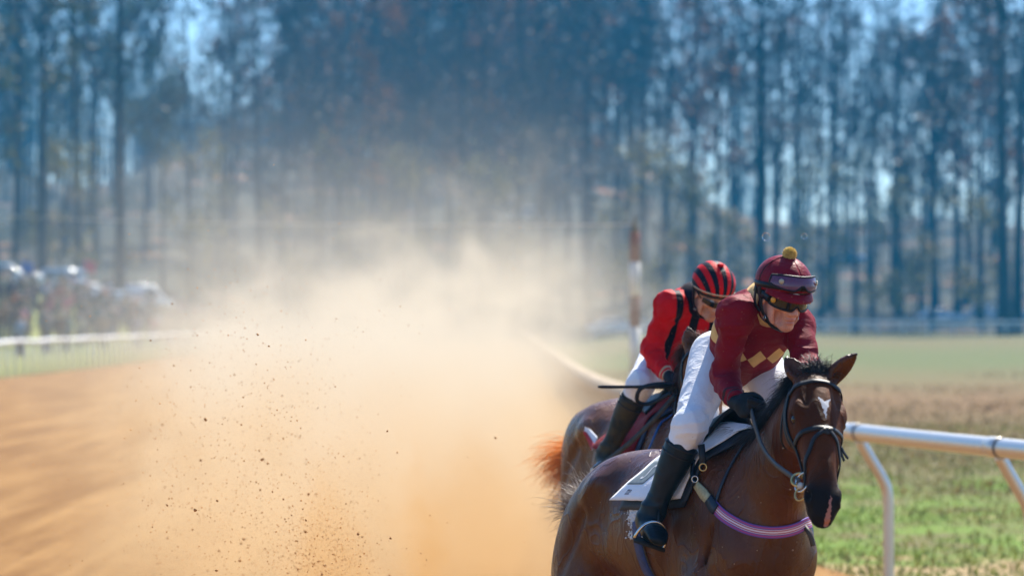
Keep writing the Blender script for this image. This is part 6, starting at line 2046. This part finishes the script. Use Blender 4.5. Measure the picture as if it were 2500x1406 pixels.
# ------------------------------------------------------------------ flying clods, bubbles, dust and haze
def clod_mesh(seed):
    rg = np.random.default_rng(seed)
    V = IV * (1 + .35 * rg.normal(size=(len(IV), 1)).clip(-1, 1)) * rg.uniform(.6, 1.3, 3)
    me = mesh_from('dirt_clod', V, IF, False); me.materials.append(M('wet_dirt', (.58, .26, .070), .9, .4, 2, .5, 10, .02)); return me
clods = [clod_mesh(s) for s in range(6)]
rg = np.random.default_rng(31)
def spray_points(n):
    out = []
    while len(out) < n:
        u = rg.random()
        if u < .45: x, y = rg.normal(560, 150), 1406 - abs(rg.normal(0, 290))
        elif u < .80: x, y = rg.normal(790, 70), 1406 - abs(rg.normal(0, 110))
        elif u < .95: x, y = rg.normal(640, 180), rg.uniform(650, 1406)
        else: x, y = rg.uniform(300, 1300), rg.uniform(540, 1400)
        Yd = rg.uniform(13.0, 18.2)
        out.append((*P(x, y, Yd),))
    return np.array(out)
cp = spray_points(300)
for i, p in enumerate(cp):
    o = bpy.data.objects.new('dirt_clod', clods[i % 6]); COL.objects.link(o)
    o.location = p; o.rotation_euler = rg.uniform(0, 6.28, 3)
    o.scale = (float(.0017 + .0062 * rg.random() ** 5),) * 3
    tag(o, 'small brown clod of dirt flying in the dust behind the horses', 'dirt clod', 'clods flying in the dust')
sp_ = spray_points(6500); V = []; Fq = []
for p in sp_:
    s = .0009 + .0026 * rg.random() ** 3
    V.append(IV * s * rg.uniform(.6, 1.4, 3) + p)
nv = len(IV)
tri = np.array(IF)
tag(obj('dirt_spray', np.concatenate(V), np.concatenate([tri + k * nv for k in range(len(V))]), M('wet_dirt'), None, (0, 14, 0), smooth=False), 'fine brown grit spraying through the dust behind the horses', 'grit', kind='stuff')

# soap bubbles drifting above the maroon helmet
bub = bpy.data.materials.new('bubble_film'); nt, n, l = nodes_of(bub); n.clear()
fr = n.new('ShaderNodeLayerWeight'); fr.inputs[0].default_value = .25
tr = n.new('ShaderNodeBsdfTransparent'); gl = n.new('ShaderNodeBsdfGlossy'); gl.inputs['Roughness'].default_value = .05
mx = n.new('ShaderNodeMixShader'); out = n.new('ShaderNodeOutputMaterial')
ml = n.new('ShaderNodeMath'); ml.operation = 'MULTIPLY'; ml.inputs[1].default_value = .35; l.new(fr.outputs['Fresnel'], ml.inputs[0]); l.new(ml.outputs[0], mx.inputs[0]); l.new(tr.outputs[0], mx.inputs[1]); l.new(gl.outputs[0], mx.inputs[2]); l.new(mx.outputs[0], out.inputs['Surface'])
for (x, y, r_, lab) in ((1871, 578, 11, 'clear round bubble floating left above the pompom helmet'), (1964, 577, 8, 'small faint clear bubble floating right above the pompom helmet')):
    b_ = bmesh.new(); bmesh.ops.create_uvsphere(b_, u_segments=24, v_segments=14, radius=r_ * 12.3 / F)
    c = P(x, y, 12.3); V = np.array([v.co for v in b_.verts]); V = V * (1 + .06 * vnoise(V * 60 + 2)[:, None]) + c; Fq = [[v.index for v in f_.verts] for f_ in b_.faces]; b_.free()
    tag(obj('bubble', V, Fq, bub, None, c), lab, 'bubble')

# dust cloud kicked up behind the horses
def box_obj(name, lo, hi, mat):
    lo, hi = np.array(lo, float), np.array(hi, float)
    mb = MB(); mb.box((lo + hi) / 2, hi - lo)
    return mb.build(name, mat, None, org=(0, 0, 0))
dm = bpy.data.materials.new('dust_volume'); nt, n, l = nodes_of(dm); n.clear(); b = NB(nt)
out = n.new('ShaderNodeOutputMaterial'); pv = n.new('ShaderNodeVolumePrincipled'); l.new(pv.outputs[0], out.inputs['Volume'])
co = b.coord('Object'); x, y, z = b.sep(co)
t = b.math('SUBTRACT', y, 16.0)
xc = b.math('ADD', -.55, b.math('MULTIPLY', t, -.050))
wl = b.math('ADD', 1.75, b.math('MULTIPLY', t, .062))
hg = b.math('ADD', 1.60, b.math('MULTIPLY', b.math('POWER', b.math('MAXIMUM', t, .01), .75), .090))
dx = b.math('DIVIDE', b.math('SUBTRACT', x, xc), wl)
dz = b.math('DIVIDE', b.math('MAXIMUM', z, 0.0), hg)
env = b.math('EXPONENT', b.math('MULTIPLY', b.math('ADD', b.math('POWER', b.math('ABSOLUTE', dx), 2.4), b.math('POWER', dz, 2.0)), -1.0))
env = b.math('MULTIPLY', env, b.math('MULTIPLY', b.ramp(y, 16.0, 20.0), b.math('SUBTRACT', 1.0, b.ramp(y, 50, 110))))
env = b.math('MULTIPLY', env, b.math('SUBTRACT', 1.0, b.math('MULTIPLY', b.ramp(b.math('SUBTRACT', x, b.math('MULTIPLY', y, .006)), -.2, 2.3), .95)))
nz = b.noise(b.mapping(co, (1, .26, 1.15)), .55, 4, .6, .8)
nz2 = b.noise(b.mapping(co, (1, .6, 1)), 1.5, 2, .5)
# ragged puffs: the noise eats into the plume's outline
pf = b.ramp(b.math('ADD', env, b.math('MULTIPLY', b.math('SUBTRACT', nz, .5), 2.9)), .36, .92)
pf = b.math('MULTIPLY', pf, b.math('SUBTRACT', 1.0, b.ramp(dz, 1.25, 2.0)))
thin = b.math('MULTIPLY', env, .16)
bil = b.math('ADD', b.math('MULTIPLY', b.math('MULTIPLY', pf, b.math('ADD', .35, env)), b.math('ADD', .25, b.math('MULTIPLY', b.ramp(nz2, .32, .68), 1.4))), thin)
bil = b.math('MULTIPLY', bil, b.math('ADD', 1.0, b.math('MULTIPLY', b.math('EXPONENT', b.math('MULTIPLY', t, -.10)), .7)))
spurt = b.math('MULTIPLY', y, 0.0)
# low dense spurts where hooves have just struck
for (cx_, cy_, sx_, h_) in ((-.95, 17.6, .15, 1.10), (-.42, 17.2, .08, 1.30), (-.10, 18.6, .30, 1.25)):
    r2 = b.math('ADD', b.math('POWER', b.math('DIVIDE', b.math('SUBTRACT', b.math('ADD', x, b.math('MULTIPLY', b.math('SUBTRACT', b.noise(co, 2.6, 3, .6), .5), .75)), b.math('ADD', cx_, b.math('MULTIPLY', z, -.10))), b.math('SUBTRACT', sx_ * 1.7, b.math('MULTIPLY', z, sx_ * .85))), 2.0), b.math('POWER', b.math('DIVIDE', b.math('SUBTRACT', y, cy_), .8), 2.0))
    hp = b.math('POWER', b.math('DIVIDE', b.math('MAXIMUM', z, 0.0), h_), 4.0)
    pl_ = b.math('MULTIPLY', b.math('EXPONENT', b.math('MULTIPLY', b.math('ADD', r2, hp), -1.0)), b.math('ADD', .4, nz2))
    bil = b.math('ADD', bil, b.math('MULTIPLY', pl_, 8.0)); spurt = b.math('ADD', spurt, pl_)
den = b.math('MULTIPLY', bil, .18)
l.new(den, pv.inputs['Density'])
cc = b.mix(b.ramp(z, .35, 1.9), (.67, .485, .27), (.65, .59, .48))
cc = b.mix(b.ramp(spurt, .02, .35), cc, (.58, .32, .10)); l.new(cc, pv.inputs['Color'])
pv.inputs['Anisotropy'].default_value = .30
try: dm.cycles.volume_step_rate = 2.0
except Exception: pass
tag(box_obj('dust_cloud', (-14, 15.5, -.02), (3.4, 112, 9), dm), 'billowing tan dust cloud trailing behind the galloping horses', 'dust', kind='stuff')

# blue air between here and the wood
hm = bpy.data.materials.new('haze_air'); nt, n, l = nodes_of(hm); n.clear()
out = n.new('ShaderNodeOutputMaterial'); pv = n.new('ShaderNodeVolumePrincipled'); l.new(pv.outputs[0], out.inputs['Volume'])
pv.inputs['Color'].default_value = (.008, .36, .74, 1)
pv.inputs['Density'].default_value = .00055
pv.inputs['Anisotropy'].default_value = .1
try: hm.cycles.homogeneous_volume = True
except Exception: pass
tag(box_obj('haze', (-340, -90, -1.2), (340, 740, 86), hm), 'thin blue haze filling the air before the wood', 'haze', kind='stuff')
